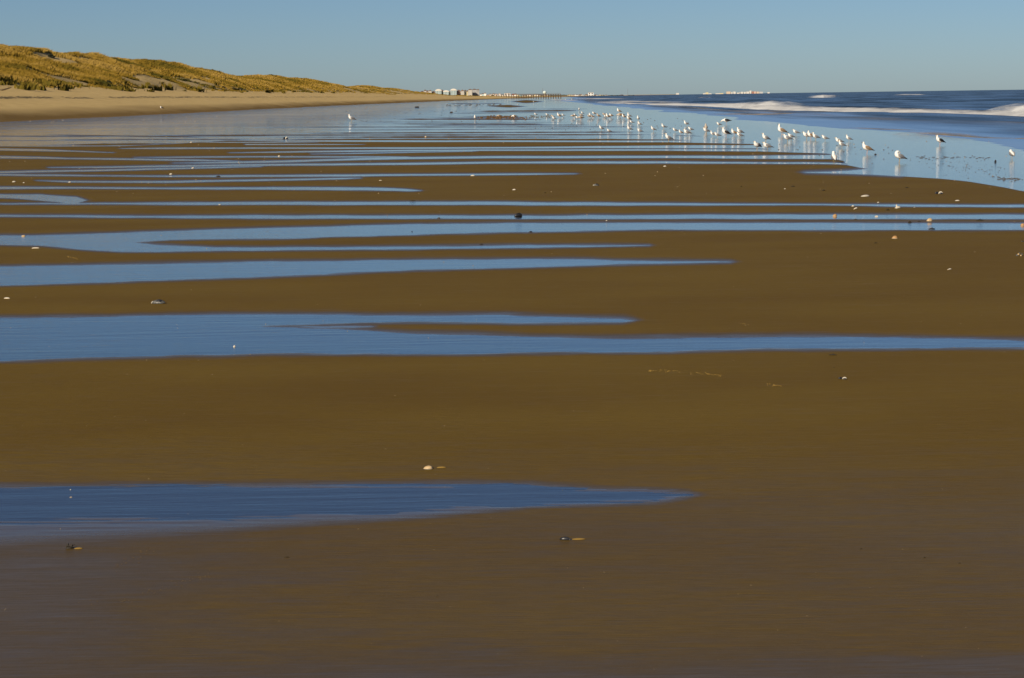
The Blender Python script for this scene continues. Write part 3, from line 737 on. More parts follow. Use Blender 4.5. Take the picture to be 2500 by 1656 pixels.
G = [
 (1908,331.5,30,'alert','tan','tall gull with white head and brown wings standing highest at the edge of the wash',183),
 (1943,331,15,'hunched','grey','small white gull right of the tall brown gull',178),
 (1869,347,21,'upright','grey','white gull with folded grey wings right of the black backed pair',190),
 (1922,348,20,'hunched','grey','front bird of the overlapping pair below the tall brown gull',185),
 (1931,341,15,'hunched','grey','rear bird of the overlapping pair below the tall brown gull',180),
 (1969,341,19,'hunched','grey','left bird of the tight trio right of the tall brown gull',186),
 (1979,341,21,'upright','tan','middle bird of the tight trio with brownish wings',200),
 (1991,343,19,'upright','grey','right bird of the tight trio with dark tail and thin leg',180),
 (2048,354,18,'hunched','grey','rear bird of the pair standing just above the back-turned gull',184),
 (2055,362,19,'upright','grey','front bird of the pair standing just above the back-turned gull',178),
 (2072,346,16,'upright','grey','small white gull right of and behind the overlapping pair',182),
 (2116,376,31,'upright','tan','large gull with brown wings standing alone in the wash left of the preening gull',186),
 (2036,399,31,'upright','grey','grey gull seen from behind at the tip of the sand tongue',92),
 (1848,367,22,'hunched','grey','left gull of the two on the last wet strip, seen half front',215),
 (1873,368,21,'hunched','grey','right gull of the two on the last wet strip',182),
 (2014,345,15,'hunched','grey','pale resting gull right of the tight trio',180),
 (2195,397,31,'preening','grey','white gull preening with its head hidden, nearest the open sand',186),
 (2294,355,26,'upright','black','black winged gull standing alone by the beige foam edge',185),
 (2470,389,23,'hunched','grey','grey gull at the far right edge of the wash',95),
 (1723,321,18,'upright','brown','dark brown gull seen from behind above a white gull',85),
 (1724,327,15,'hunched','grey','white gull directly in front of the dark brown gull',180),
 (1773,304,13,'feeding','black','black backed gull bending forward in the shallow sea',182),
 (1755,309.5,11,'hunched','grey','pale gull sitting low beside the bending black backed gull',180),
 (1772,335,25,'upright','black','big black backed gull with white breast in the middle flock',184),
 (1740,334,14,'upright','grey','white gull half hidden left of the big black backed gull',182),
 (1751,337,14,'hunched','grey','white gull close against the big black backed gull, lower left',184),
 (1792,332,17,'upright','tan','white breasted gull right of the big black backed gull',188),
 (1806,330,18,'upright','grey','rear bird of the stacked pair right of the black backed gull',184),
 (1806,338,15,'hunched','grey','front bird of the stacked pair right of the black backed gull',182),
 (1535,296,13,'upright','tan','brownish white gull at the top of the left column of gulls',195),
 (1558,295,12,'alert','grey','slim white gull alone in the dark water, facing front',240),
 (1542,303,9,'hunched','grey','small white gull below the brownish white one',182),
 (1562,308,11,'upright','grey','white gull with dark tail below the slim one',184),
 (1537,321,14,'upright','grey','white gull nearest the strips in the left column',184),
 (1562,326,12,'hunched','grey','hunched gull low over the sand strips in the second column',182),
 (1595,322,13.5,'upright','grey','white gull halfway between the two columns and the striped sand',183),
 (1620,315,12.5,'upright','grey','upright white gull left of centre in open wash',186),
 (1648,324,11.5,'hunched','grey','low gull with long dark tail left of the crowded trio',180),
 (1675,308,13,'upright','grey','gull standing higher up, behind the crowded trio',186),
 (1686,322,12,'hunched','grey','rear right bird of the crowded trio',180),
 (1677,332,16.5,'hunched','grey','front bird of the crowded trio with long dark tail',182),
 (1662,329,12,'upright','tan','dark faced left bird of the crowded trio',188),
 (1632,346,19.5,'upright','grey','large white gull standing on the sand strip nearest the viewer',182),
 (1523,290.5,12,'upright','tan','sandy gull in the moving cluster left of the column',184),
 (1515,288.5,11,'feeding','brown','brown gull at the left of the moving cluster',182),
 (1536,288.5,13,'alert','grey','pale gull with raised head at the right of the moving cluster',180),
 (1511,277,12,'upright','tan','single gull farthest out in the dark water',186),
 (1414,271,7.5,'upright','grey','tiny white gull alone in blue water above the left flock',250),
 (1422,280,7.5,'upright','grey','white gull with dark tail above the left flock',184),
 (1419,286,8.5,'hunched','brown','brown gull at the centre of the left flock, upper',182),
 (1418,293.5,9,'feeding','brown','brown gull at the centre of the left flock, lower',180),
 (1410,292.5,9,'hunched','grey','white gull touching the lower brown gull of the left flock',182),
 (1404,285.5,8,'upright','grey','white headed gull behind the left flock',200),
 (1399,288.5,7.5,'feeding','brown','brown stooping gull at the left end of the left flock',182),
 (1375,285.5,7.5,'hunched','grey','small white gull right of the tall tan gull',180),
 (1365,288.5,12.5,'upright','tan','tall gull with white breast and tan wings on the left',184),
 (1353,294.5,11,'upright','grey','white gull with dark tail in front of the brown bird',184),
 (1349,289,8.5,'hunched','brown','brown gull behind the white one with the dark tail',182),
 (1336,284.5,7.5,'hunched','grey','second white gull from the left on the far strips',180),
 (1308,283.5,7.5,'hunched','grey','first white gull from the left on the far strips',184),
 (1438,288.5,8.5,'hunched','brown','brown gull of the resting group, left',182),
 (1442,287,10.5,'upright','grey','grey white gull standing behind the resting brown group',180),
 (1446,289,7.5,'hunched','brown','low brown gull of the resting group, right',180),
 (1450,281.5,8.5,'hunched','tan','pale gull above the resting brown group',182),
 (1461,288.5,11.5,'upright','brown','brown gull with raised neck right of the resting group',186),
 (1475,284.5,9,'hunched','brown','brown gull at the top left of the mixed knot',182),
 (1484,290.5,13,'upright','tan','tall white and brown gull in the middle of the mixed knot',186),
 (1478,288.5,8,'upright','grey','white gull at the lower left of the mixed knot',190),
 (1492,287.5,10,'hunched','tan','gull at the right of the mixed knot',184),
 (1468,319.5,13,'upright','grey','white gull with dark tail standing left over the strips',184),
 (1487,325,10,'hunched','grey','crouching gull with raised tail next to it on the first strip',182),
 (1160,293.5,12,'upright','grey','lone white gull facing front by the brown weed patch',255),
 (1219,288.5,7.5,'feeding','brown','brown bird pecking in the weed patch, left',182),
 (1256,290,8.5,'feeding','tan','brown winged bird pecking in the weed patch, right',182),
 (858,298,18,'upright','grey','lone gull with grey wings mirrored in the left shallows',184),
 (1303,251,4,'upright','grey','tiny far white bird on the distant sand bar',200),
 (1264,257.5,3.6,'hunched','grey','tiny far white bird beside the distant sand bar',182),
 (1381,245.5,3.8,'upright','grey','left of two tiny white birds by the far surf',200),
 (1396.5,245.5,4,'upright','grey','right of two tiny white birds by the far surf',240),
 (1356,245.5,3.6,'upright','tan','tiny bird where the far bar meets the sea',200),
]
for g in G: gull(*g)
# the gull standing on the upper beach
x_, z_ = dune_height(np.array([215.0]), np.array([5.0]))
o = gull(395, 283, 8, 'hunched', 'black', 'small dark winged gull alone on the damp sand of the upper beach', 185)
for Yv in np.geomspace(120, 600, 700):
    p = at_depth(395, 268.5, Yv); oo = -45 + float(coast_shift(Yv)) - p.x
    if -3 < oo < 20:
        xx, zz = dune_height(np.array([Yv]), np.array([oo]))
        if zz[0] >= p.z:
            o.location = (p.x, Yv, float(zz[0])); s_ = 8 * Yv / F / .35; o.scale = (s_, s_, s_); break

# ------------------------------------------------------------------ shells, weed and other small things on the sand
M_shell = plain('white_shell', (0.46, 0.42, 0.34), 0.45, 0.18, 90)
M_cream = plain('cream_shell', (0.42, 0.30, 0.16), 0.45, 0.25, 60)
M_orange = plain('orange_shell', (0.33, 0.19, 0.075), 0.45, 0.35, 60)
M_mussel = plain('mussel_shell', (0.016, 0.017, 0.021), 0.35, 0.5, 70)
M_greysh = plain('grey_shell', (0.085, 0.085, 0.08), 0.4, 0.7, 60)
M_scrap = plain('weed_scraps', (0.085, 0.08, 0.07), 0.6, 0.4, 50)
M_pebble = plain('dark_weed', (0.020, 0.016, 0.010), 0.6, 0.4, 50)
M_wood = plain('wet_wood', (0.035, 0.026, 0.018), 0.6, 0.4, 30)
def dome(w, d, h, ribs=0, point=0.0, skew=0.0, seg=22, rows=6, rim=True, lip=0.0):
    """a bivalve lying hollow side down: point>0 draws one end out to a beak"""
    vs_, fs_ = [], []
    for r in range(rows + 1):
        t = r / rows
        for s in range(seg):
            q = 2 * math.pi * s / seg
            k = math.cos(t * math.pi / 2)
            rib = 1 + (0.05 * math.cos(q * ribs) if ribs else 0) * k
            ex = math.cos(q); taper = 1 - point * 0.55 * (ex + 1) / 2
            x = ex * w / 2 * k * rib + skew * w * 0.18 * math.sin(t * math.pi / 2); y = math.sin(q) * d / 2 * k * taper * rib
            vs_.append((x, y, h * math.sin(t * math.pi / 2) * (1 + .06 * math.cos(3 * q + 1) * k)))
    for r in range(rows):
        for s in range(seg):
            fs_.append((r * seg + s, r * seg + (s + 1) % seg, (r + 1) * seg + (s + 1) % seg, (r + 1) * seg + s))
    k0 = len(vs_)
    for s in range(seg):
        x, y, z = vs_[s]; vs_.append((x * .9, y * .9, -lip))
    for s in range(seg): fs_.append((s, k0 + s, k0 + (s + 1) % seg, (s + 1) % seg))
    return vs_, fs_
def spot(x, y): 
    p = ground(x, y, 0.0)
    pxs, pys = project(p.x, p.y, 0.0)
    s, _ = flat_field(np.array([float(pxs)]), np.array([float(pys)]))
    z = float(-np.clip(s[0] * p.y / F, -(0.004 + 0.0001 * p.y), 0.02))
    return Vector((p.x, p.y, max(z, -0.0015))), p.y / F
def shell(x, y, w, h, style, label, cat='shell', yaw=None, group=None):
    p, m_ = spot(x, y); W, H = w * m_ * (.95 if w > 14 else .86), h * m_ * (.88 if w > 14 else .74)
    yaw = random.uniform(-.35, .35) if yaw is None else yaw
    r = None
    nm = {'clam': 'clam_shell', 'cream': 'clam_shell', 'orange': 'clam_shell', 'scallop': 'scallop_shell', 'mussel': 'mussel_shell', 'flat': 'razor_shell', 'grey': 'oyster_shell', 'black': 'mussel_shell', 'weed': 'seaweed_scrap', 'whelk': 'whelk_shell', 'branch': 'twig', 'pair': 'mussel_shell', 'claw': 'crab_shell', 'wood': 'wood_block', 'cluster': 'barnacle_cluster', 'twist': 'broken_shell', 'sliver': 'weed_sliver'}[style]
    r = empty(nm, p, yaw)
    def part(name, vf, mat, par=None, smooth=True, loc=None, rot=None):
        o = mesh_obj(name, vf[0], vf[1], mat, par or r, smooth)
        if loc: o.location = loc
        if rot: o.rotation_euler = rot
        return o
    if style in ('clam', 'cream', 'orange', 'scallop'):
        mt = {'clam': M_shell, 'cream': M_cream, 'orange': M_orange, 'scallop': M_shell}[style]
        part('valve', dome(W, W * .8, H, 13 if style == 'scallop' else 0, .35, .5), mt)
        part('hinge', dome(W * .2, W * .3, H * .3), M_cream, loc=(W * .43, 0, 0))
        if style in ('cream', 'orange'): part('rim', dome(W * 1.05, W * .85, H * .16), M_shell)
    elif style in ('mussel', 'black'):
        part('valve', dome(W, W * .5, H, 0, .9, .4), M_mussel)
        part('beak', dome(W * .16, W * .12, H * .5), M_greysh, loc=(W * .45, 0, 0))
    elif style == 'flat':
        part('valve', dome(W, W * .28, H, 0, .1, 0), M_shell); part('edge', dome(W * .99, W * .33, H * .4), M_cream)
    elif style == 'grey':
        part('valve', dome(W, W * .6, H, 7, .3, .3), M_greysh); part('upper_layer', dome(W * .5, W * .4, H * .5, 5), M_mussel, loc=(W * .12, -W * .05, H * .55), rot=(0, .12, .2)); part('edge', dome(W * .2, W * .3, H * .6, 0), M_shell, loc=(-W * .42, 0, 0))
    elif style == 'weed':
        vf = join(tube([(-W / 2, 0, H * .1), (-W * .2, W * .05, H * .4), (W * .1, -W * .04, H * .5), (W / 2, 0, H * .1)], [H * .2, H * .45, H * .5, H * .1]), tube([(-W * .1, W * .1, 0), (W * .1, W * .12, H * .6), (W * .3, W * .02, H * .3)], [H * .2, H * .3, H * .1]))
        part('frond', vf, M_pebble)
    elif style == 'sliver':
        part('frond', tube([(-W / 2, 0, H * .1), (0, W * .04, H * .45), (W / 2, 0, H * .15)], [H * .15, H * .5, H * .1]), M_pebble)
    elif style == 'whelk':
        part('spire', tube([(-W * .05, 0, 0), (-W * .12, 0, H * .5), (-W * .2, 0, H)], [W * .22, W * .14, W * .01], 9), M_shell)
        part('body_whorl', tube([(-W * .4, 0, H * .12), (0, -W * .1, H * .3), (W * .3, 0, H * .25), (W * .5, 0, H * .08)], [W * .08, W * .2, W * .15, W * .05], 9), M_shell)
        for q in range(4): part('knob', dome(W * .12, W * .12, W * .14, 0, 0, 0, 8, 3), M_cream, loc=(W * (-.1 + .15 * q), -W * .12, H * .38))
    elif style == 'branch':
        part('stem', tube([(-W / 2, 0, H * .2), (-W * .1, .02 * W, H * .4), (W * .2, 0, H * .35), (W / 2, .05 * W, H * .2)], [H * .14, H * .28, H * .28, H * .1]), M_pebble)
        part('side_twig', tube([(-W * .05, 0, H * .4), (W * .05, .05 * W, H * .9), (W * .15, .08 * W, H)], [H * .16, H * .12, H * .06]), M_pebble)
    elif style == 'pair':
        a = part('valve', dome(W * .5, W * .28, H * .8, 0, .8), M_mussel, loc=(-W * .2, 0, 0), rot=(0, .2, .3)); b_ = part('valve', dome(W * .52, W * .3, H * .9, 0, .6), M_shell, loc=(W * .2, -W * .03, 0), rot=(0, -.25, -.35)); part('lining', dome(W * .4, W * .2, H * .6, 0, .6), M_mussel, loc=(W * .22, -W * .16, 0))
    elif style == 'claw':
        part('carapace', dome(W * .8, W * .5, H * .35, 5), M_pebble)
        part('claw', tube([(-W * .22, 0, H * .1), (-W * .2, 0, H * .5), (-W * .12, 0, H * .75), (-W * .10, 0, H)], [W * .09, W * .11, W * .09, W * .01], 7), M_pebble)
        part('claw', tube([(.0, 0, H * .1), (W * .18, 0, H * .3), (W * .27, 0, H * .55), (W * .29, 0, H * .68)], [W * .07, W * .09, W * .07, W * .01], 7), M_pebble)
        part('leg', tube([(W * .15, 0, H * .2), (W * .4, .02, H * .35), (W * .55, .03, H * .28)], [W * .03, W * .025, W * .01], 6), M_pebble)
    elif style == 'wood':
        vf = tube([(-W / 2, 0, H * .4), (-W * .1, .02 * W, H * .5), (W / 2, 0, H * .45)], [H * .5, H * .55, H * .48], 8); part('log', vf, M_wood, None, False); part('stub', tube([(W * .1, 0, H * .6), (W * .14, -.05 * W, H * 1.15)], [H * .16, H * .1], 6), M_wood)
    elif style == 'cluster':
        for q in range(5):
            s = random.uniform(.3, .5) * W; part('barnacle', dome(s, s, s * .7, 6, 0, 0, 12, 3), M_cream if q % 2 else M_greysh, loc=((q - 2) * W * .2, random.uniform(-.1, .1) * W, H * .3 * (q % 3)))
    elif style == 'twist':
        part('column', tube([(-W / 2, 0, H * .2), (-W * .1, W * .1, H * .5), (W * .2, 0, H * .7), (W / 2, W * .1, H * .6)], [H * .12, H * .3, H * .35, H * .2], 8), M_shell); part('chip', dome(W * .3, W * .2, H * .3), M_cream, loc=(-W * .4, 0, 0))
    tag(r, label, cat, group); return r
SH = [
 (1045,1146,24,8.5,'cream','tan and white clam shell alone on the near sand above the nearest pool','shell'),
 (1379,1321,29,9,'mussel','black mussel shell lying in a yellowish scour on the near sand','shell'),
 (170,1342,27,16,'claw','black crab remains with raised claw on the near left sand','crab remains'),
 (387,743,37,11,'grey','large grey and black oyster shell on sand between two broad pools','shell'),
 (17,731,17,3.5,'flat','white flat shell at the left edge above the broad double pool','shell'),
 (572,847,7,6,'clam','small white shell standing in the broad double pool','shell'),
 (1265,528,21,9,'mussel','big black shell mirrored in the narrow strip of water','shell'),
 (1071,534,9,4,'black','small black shell left of the big mirrored one','shell'),
 (1295,567.5,11,4,'black','black shell on the lower edge of the long pool','shell'),
 (1006,566,5,2.5,'sliver','tiny dark scrap floating in the long pool','weed'),
 (1175,598,12,3,'sliver','dark scrap on sand above the thin pool finger','weed'),
 (1481,540.5,5,3,'clam','tiny white shell on sand between the two middle strips','shell'),
 (1810,457,5,3,'sliver','small black speck on the right hand sand below the gulls','weed'),
 (1936,457,13,3.5,'sliver','flat black scrap on the sand below the sand tongue','weed'),
 (2011,467,9,4,'weed','pair of black crumbs of weed right of the flat black scrap','weed'),
 (1916,463,5,2.5,'clam','tiny pale shell left of the black crumbs','shell'),
 (2112,481,23,4.5,'scallop','long white fluted shell fragment on the right sand','shell'),
 (2144,496,7,3,'clam','small white shell on the upper edge of the thin right strip','shell'),
 (2214,460,12,3.5,'sliver','dark scrap on sand near the right wash','weed'),
 (2292,475,24,8,'pair','grey shell pair with one pale valve near the right wash','shell'),
 (2337,492,13,3.5,'clam','white oval shell at far right of the right sand','shell'),
 (2082,505,8,4,'clam','white chip on the lower edge of the thin right strip','shell'),
 (2089,513,11,7,'twist','twisted pale broken shell between the right strips','shell'),
 (2167,515,12,4.5,'weed','black weed clump left of the white whelk','weed'),
 (2191,511,16,13,'whelk','white knobbed whelk shell with its spire up on the right strip','shell'),
 (2231,509,10,4,'pair','small brown and white shell right of the whelk','shell'),
 (2038,529,12,9,'orange','brown shell mirrored in the second right strip','shell'),
 (2140,529,10,3.5,'flat','short flat shell lying in the second right strip','shell'),
 (2089,537,11,3,'sliver','dark curl of weed on the narrow sand bar at right','weed'),
 (2221,544,13,4,'weed','black weed lump at the edge of the lower right strip','weed'),
 (2244,542,11,2.6,'sliver','thin dark scrap right of the black weed lump','weed'),
 (2269,541,15,8,'cream','cream orange clam shell on the narrow sand bar at right','shell'),
 (2392,540,20,5,'branch','black twig with side shoot on the right sand bar','twig'),
 (2275,560,18,6,'branch','black feather-like twig at the lower edge of the right strip','twig'),
 (2184,584,15,8,'orange','orange shell on open sand below the right strips','shell'),
 (2138,595.5,11,3,'sliver','dark sliver left below the orange shell','weed'),
 (2489,627,16,11,'cluster','tan barnacle cluster near the right frame edge','barnacles'),
 (2318,661,12,5,'twist','white curved shell fragment on open right sand','shell'),
 (2496,551,11,8,'orange','pinkish orange shell in the strip at the right frame edge','shell'),
 (2496,592,9,3.5,'black','dark shell cut by the right frame edge','shell'),
 (2033,870,21,5.5,'branch','black curved twig just below the broad double pool','twig'),
 (2057,928,26,7,'pair','black mussel with bright white lining on right foreground sand','shell'),
 (2036,900,6,2,'sliver','tiny black crumb between the curved twig and the mussel','weed'),
 (417,427,10,4,'clam','white shell on sand above a thin left strip','shell'),
 (471,411,9,3.5,'clam','white shell on the edge of the strip, upper left','shell'),
 (34,446,11,4,'clam','left pale shell of two near the left edge','shell'),
 (58,448,6,2.5,'clam','right smaller pale shell of two near the left edge','shell'),
 (170,446,9,3,'clam','pale shell at the start of a thin left strip','shell'),
 (533,432,13,4.5,'weed','black weed clump across a thin left strip','weed'),
 (536,501,7,3,'clam','white shell on the lower edge of the left part of a strip','shell'),
 (681,382,7,3,'clam','small white shell among the left thin strips','shell'),
 (697,339,15,6,'pair','grey feathered looking shell pair on the far left strips','shell'),
 (467,349,7,3.5,'clam','tan shell in the far left shallows','shell'),
 (57,577,12,4,'cream','tan shell on the upper edge of the left long pool','shell'),
 (87,608,21,3,'flat','long thin white shell below the left long pool','shell'),
 (1154,430.5,13,4,'clam','white winged shell under the end of a thin strip','shell'),
 (1255,465.5,10,4,'clam','white shell on broad sand at centre','shell'),
 (1455,455,15,6,'grey','grey black shell on broad sand right of centre','shell'),
 (1007,491.5,18,2.6,'sliver','long black sliver above the central strip','weed'),
 (1331,472.5,5,3,'sliver','tiny black speck on broad sand at centre','weed'),
 (1623,408,9,3.5,'clam','white shell on sand below the nearest gull','shell'),
 (1039,336,6,4.5,'cream','yellow shell among the far strips','shell'),
 (929,442.5,9,2.5,'flat','pale flat shell on left centre sand','shell'),
 (173,1214,9,2.6,'cream','pale orange shell in the nearest pool at left','shell'),
 (172,1196,4,2.2,'clam','tiny bright white shell at the upper edge of the nearest pool','shell'),
 (700,1364.5,15,2.6,'sliver','thin dark weed stalk on the near left sand','weed'),
 (1067,1459,7,2.6,'sliver','tiny dark crumb on the near central sand','weed'),
 (2102,1344,9,3,'sliver','first dark sliver of three on the near right sand','weed'),
 (2257,1365,9,3,'sliver','middle dark sliver of three on the near right sand','weed'),
 (2342,1379,10,2.5,'sliver','last dark sliver of three on the near right sand','weed'),
 (1018,263,12,4,'wood','left dark wood block lying in the far shallows','driftwood'),
 (1102,276,8,4,'wood','right dark wood block lying in the far shallows','driftwood'),
 (2430,396,6,8,'black','black upright shell standing in the right wash','shell'),
 (2137,378,7,4,'black','black rounded shell in the wash right of the brown gull','shell'),
]
for s_ in SH: shell(*s_)
# crumbs: shell grit, weed scraps and sand pellets, far too many and small to pick apart
def crumbs(name, pts, mat, label):
    vs_, fs_ = [], []
    for x, y, w, h in pts:
        p, m_ = spot(x, y); k = len(vs_); W, H = w * m_ / 2, h * m_; D = W * random.uniform(.5, 1.1)
        a = random.uniform(-.3, .3)
        z0 = p.z - .002
        vs_ += [(p.x - W, p.y, z0), (p.x - W * .3, p.y - D, z0), (p.x + W * .6, p.y - D * .8, z0), (p.x + W, p.y + D * .2, z0), (p.x + W * .2, p.y + D, z0), (p.x - W * .3, p.y, p.z + H), (p.x + W * .3, p.y - D * .1, p.z + H * .85)]
        fs_ += [(k, k + 1, k + 5), (k + 1, k + 2, k + 6, k + 5), (k + 2, k + 3, k + 6), (k + 3, k + 4, k + 6), (k + 4, k + 5, k + 6), (k + 4, k, k + 5)]
    o = mesh_obj(name, vs_, fs_, mat); tag(o, label, kind='stuff'); return o
R = random.uniform
weed = []
for _ in range(115):                                            # the wash at right
    x = random.triangular(2190, 2500, 2380); yc = 385 + (x - 2220) * .13
    weed.append((x, yc + random.gauss(0, 9) + 8, R(3, 7), R(.45, .9)))
for _ in range(60):
    x = R(2425, 2520); weed.append((x, 438 + random.gauss(0, 2.2) + (x - 2470) * .05, R(5, 12), R(.8, 1.6)))
for _ in range(40): weed.append((R(2230, 2420), 385 + random.gauss(0, 2), R(5, 14), R(.7, 1.2)))
for _ in range(60): weed.append((R(720, 1200), R(262, 305), R(2, 4.5), R(.6, 1.5)))
for _ in range(36): weed.append((R(100, 760), R(293, 350), R(2, 4.5), R(.6, 1.3)))
for _ in range(60): weed.append((R(1090, 1250), R(254, 260), R(3, 8), R(.7, 1.4)))
for _ in range(60): weed.append((R(1290, 1345), R(283, 289), R(2, 4), R(1, 2)))
for _ in range(50): weed.append((R(1300, 1700), R(288, 330), R(2, 4), R(.8, 1.5)))
for _ in range(25): weed.append((R(1900, 2180), R(350, 400), R(3, 6), R(.8, 1.4)))
crumbs('weed_scraps', weed, M_scrap, 'scattered dark weed scraps lying in the wash and shallows')
crumbs('brown_weed', [(random.gauss(1230, 26), 288 + random.gauss(0, 2), R(3, 9), R(1, 3)) for _ in range(110)], plain('brown_weed', (0.09, 0.05, 0.02), .7, .4), 'patch of brown weed on the far sand strip')
M_grit = plain('shell_grit', (0.26, 0.20, 0.12), .6, .4)
grit = [(R(0, 700), R(283, 300), R(2, 4), R(1, 2)) for _ in range(24)] + [(R(0, 2500), R(320, 480), R(2, 4.5), R(.8, 1.8)) for _ in range(110)] + [(R(0, 2500), R(480, 900), R(2, 4), R(.8, 1.6)) for _ in range(60)] + [(R(0, 2500), R(900, 1640), R(1.5, 3.2), R(.8, 1.5)) for _ in range(60)]
crumbs('shell_grit', grit, M_grit, 'scattered pale shell grit on the sand')
M_pellet = plain('sand_pellets', (0.20, 0.125, 0.028), .9, .3)
M_pellet_wet = plain('wet_sand_pellets', (0.085, 0.058, 0.026), .3, .3, 20, .5)
pel = []; pel2 = []
for x0, x1, y0, y1, n in [(1578, 1605, 906, 909, 16), (1610, 1640, 905, 911, 12), (1700, 1765, 912, 921, 26), (1640, 1700, 908, 918, 10), (1873, 1915, 941, 945, 18), (165, 190, 628, 634, 14), (1805, 1830, 792, 796, 7)]:
    for _ in range(n): t = R(0, 1); pel.append((x0 + (x1 - x0) * t, y0 + (y1 - y0) * t + random.gauss(0, 1.5), R(2, 6), R(.7, 1.5)))
for x0, y0, x1, y1, n in [(275, 1392, 372, 1345, 26), (300, 1470, 520, 1402, 34), (180, 1478, 340, 1466, 10)]:
    for _ in range(n): t = R(0, 1); pel2.append((x0 + (x1 - x0) * t + random.gauss(0, 6), y0 + (y1 - y0) * t + random.gauss(0, 4), R(5, 13), R(.5, 1.1)))
crumbs('track_ridge', pel2, M_pellet_wet, 'small raised ridges of wet sand along animal tracks at near left')
crumbs('sand_pellets', pel, M_pellet, 'small raised sand pellets along animal tracks')
# scour mounds: drier scour slopes by the three near shells, sunlight put in as yellow
for x, y, w, lab in [(1078, 1144, 24, 'low scour slope of sand painted sunlit yellow right of the tan clam shell'), (1413, 1320, 34, 'low scour slope of sand painted sunlit yellow right of the black mussel'), (192, 1343, 22, 'low scour slope of sand painted sunlit yellow right of the crab remains')]:
    p, m_ = spot(x, y); v, f = dome(w * m_, w * m_ * .45, 3.2 * m_, 0, .7); o = mesh_obj('sunlit_sand_mound', v, f, M_pellet, None, True); o.location = p; tag(o, lab, 'sand mound')

# ------------------------------------------------------------------ the far shore: hotels, houses, pier, towers
def wall_mat(name, c): return plain(name, c, .8, .06, .3, .1)
W_white = wall_mat('white_wall', (0.56, 0.54, 0.50)); W_blue = wall_mat('pale_blue_wall', (0.38, 0.48, 0.50)); W_pink = wall_mat('pink_wall', (0.52, 0.36, 0.29))
W_yellow = wall_mat('yellow_wall', (0.54, 0.47, 0.29)); W_grey = wall_mat('grey_wall', (0.42, 0.42, 0.42)); W_tan = wall_mat('tan_wall', (0.52, 0.42, 0.32)); W_red = wall_mat('brick_wall', (0.33, 0.17, 0.13)); W_teal = wall_mat('teal_wall', (0.18, 0.36, 0.45))
R_brown = plain('brown_roof', (0.15, 0.095, 0.07), .8, .2, .5); R_red = plain('red_roof', (0.32, 0.08, 0.06), .8, .2, .5); R_grey = plain('grey_roof', (0.25, 0.26, 0.26), .8, .2, .5)
M_glass = plain('dark_window', (0.05, 0.055, 0.06), .25, .2, .5)
def box(x0, x1, y0, y1, z0, z1):
    v = [(x0, y0, z0), (x1, y0, z0), (x1, y1, z0), (x0, y1, z0), (x0, y0, z1), (x1, y0, z1), (x1, y1, z1), (x0, y1, z1)]
    return v, [(3, 2, 1, 0), (4, 5, 6, 7), (0, 1, 5, 4), (1, 2, 6, 5), (2, 3, 7, 6), (3, 0, 4, 7)]
def gable(x0, x1, y0, y1, z0, h, ov=.4):
    xm = (x0 + x1) / 2
    v = [(x0 - ov, y0 - ov, z0), (x1 + ov, y0 - ov, z0), (xm, y0 - ov, z0 + h), (x0 - ov, y1 + ov, z0), (x1 + ov, y1 + ov, z0), (xm, y1 + ov, z0 + h)]
    return v, [(0, 1, 2), (5, 4, 3), (0, 2, 5, 3), (2, 1, 4, 5), (1, 0, 3, 4)]
def hip(x0, x1, y0, y1, z0, h, ov=.4):
    i = min((x1 - x0), (y1 - y0)) * .35; ym = (y0 + y1) / 2
    v = [(x0 - ov, y0 - ov, z0), (x1 + ov, y0 - ov, z0), (x1 + ov, y1 + ov, z0), (x0 - ov, y1 + ov, z0), (x0 + i, ym, z0 + h), (x1 - i, ym, z0 + h)]
    return v, [(0, 1, 5, 4), (1, 2, 5), (2, 3, 4, 5), (3, 0, 4), (3, 2, 1, 0)]
def arch(x0, x1, y0, y1, z0, h, n=10):
    xm, r = (x0 + x1) / 2, (x1 - x0) / 2 + .3
    a = [(xm - r * math.cos(math.pi * k / n), z0 + h * math.sin(math.pi * k / n)) for k in range(n + 1)]
    v = [(x, y0 - .3, z) for x, z in a] + [(x, y1 + .3, z) for x, z in a]
    f = [tuple(range(n + 1)), tuple(range(2 * n + 1, n, -1))] + [(k + 1, k, n + 1 + k, n + 2 + k) for k in range(n)] + [(0, n, 2 * n + 1, n + 1)]
    return v, f
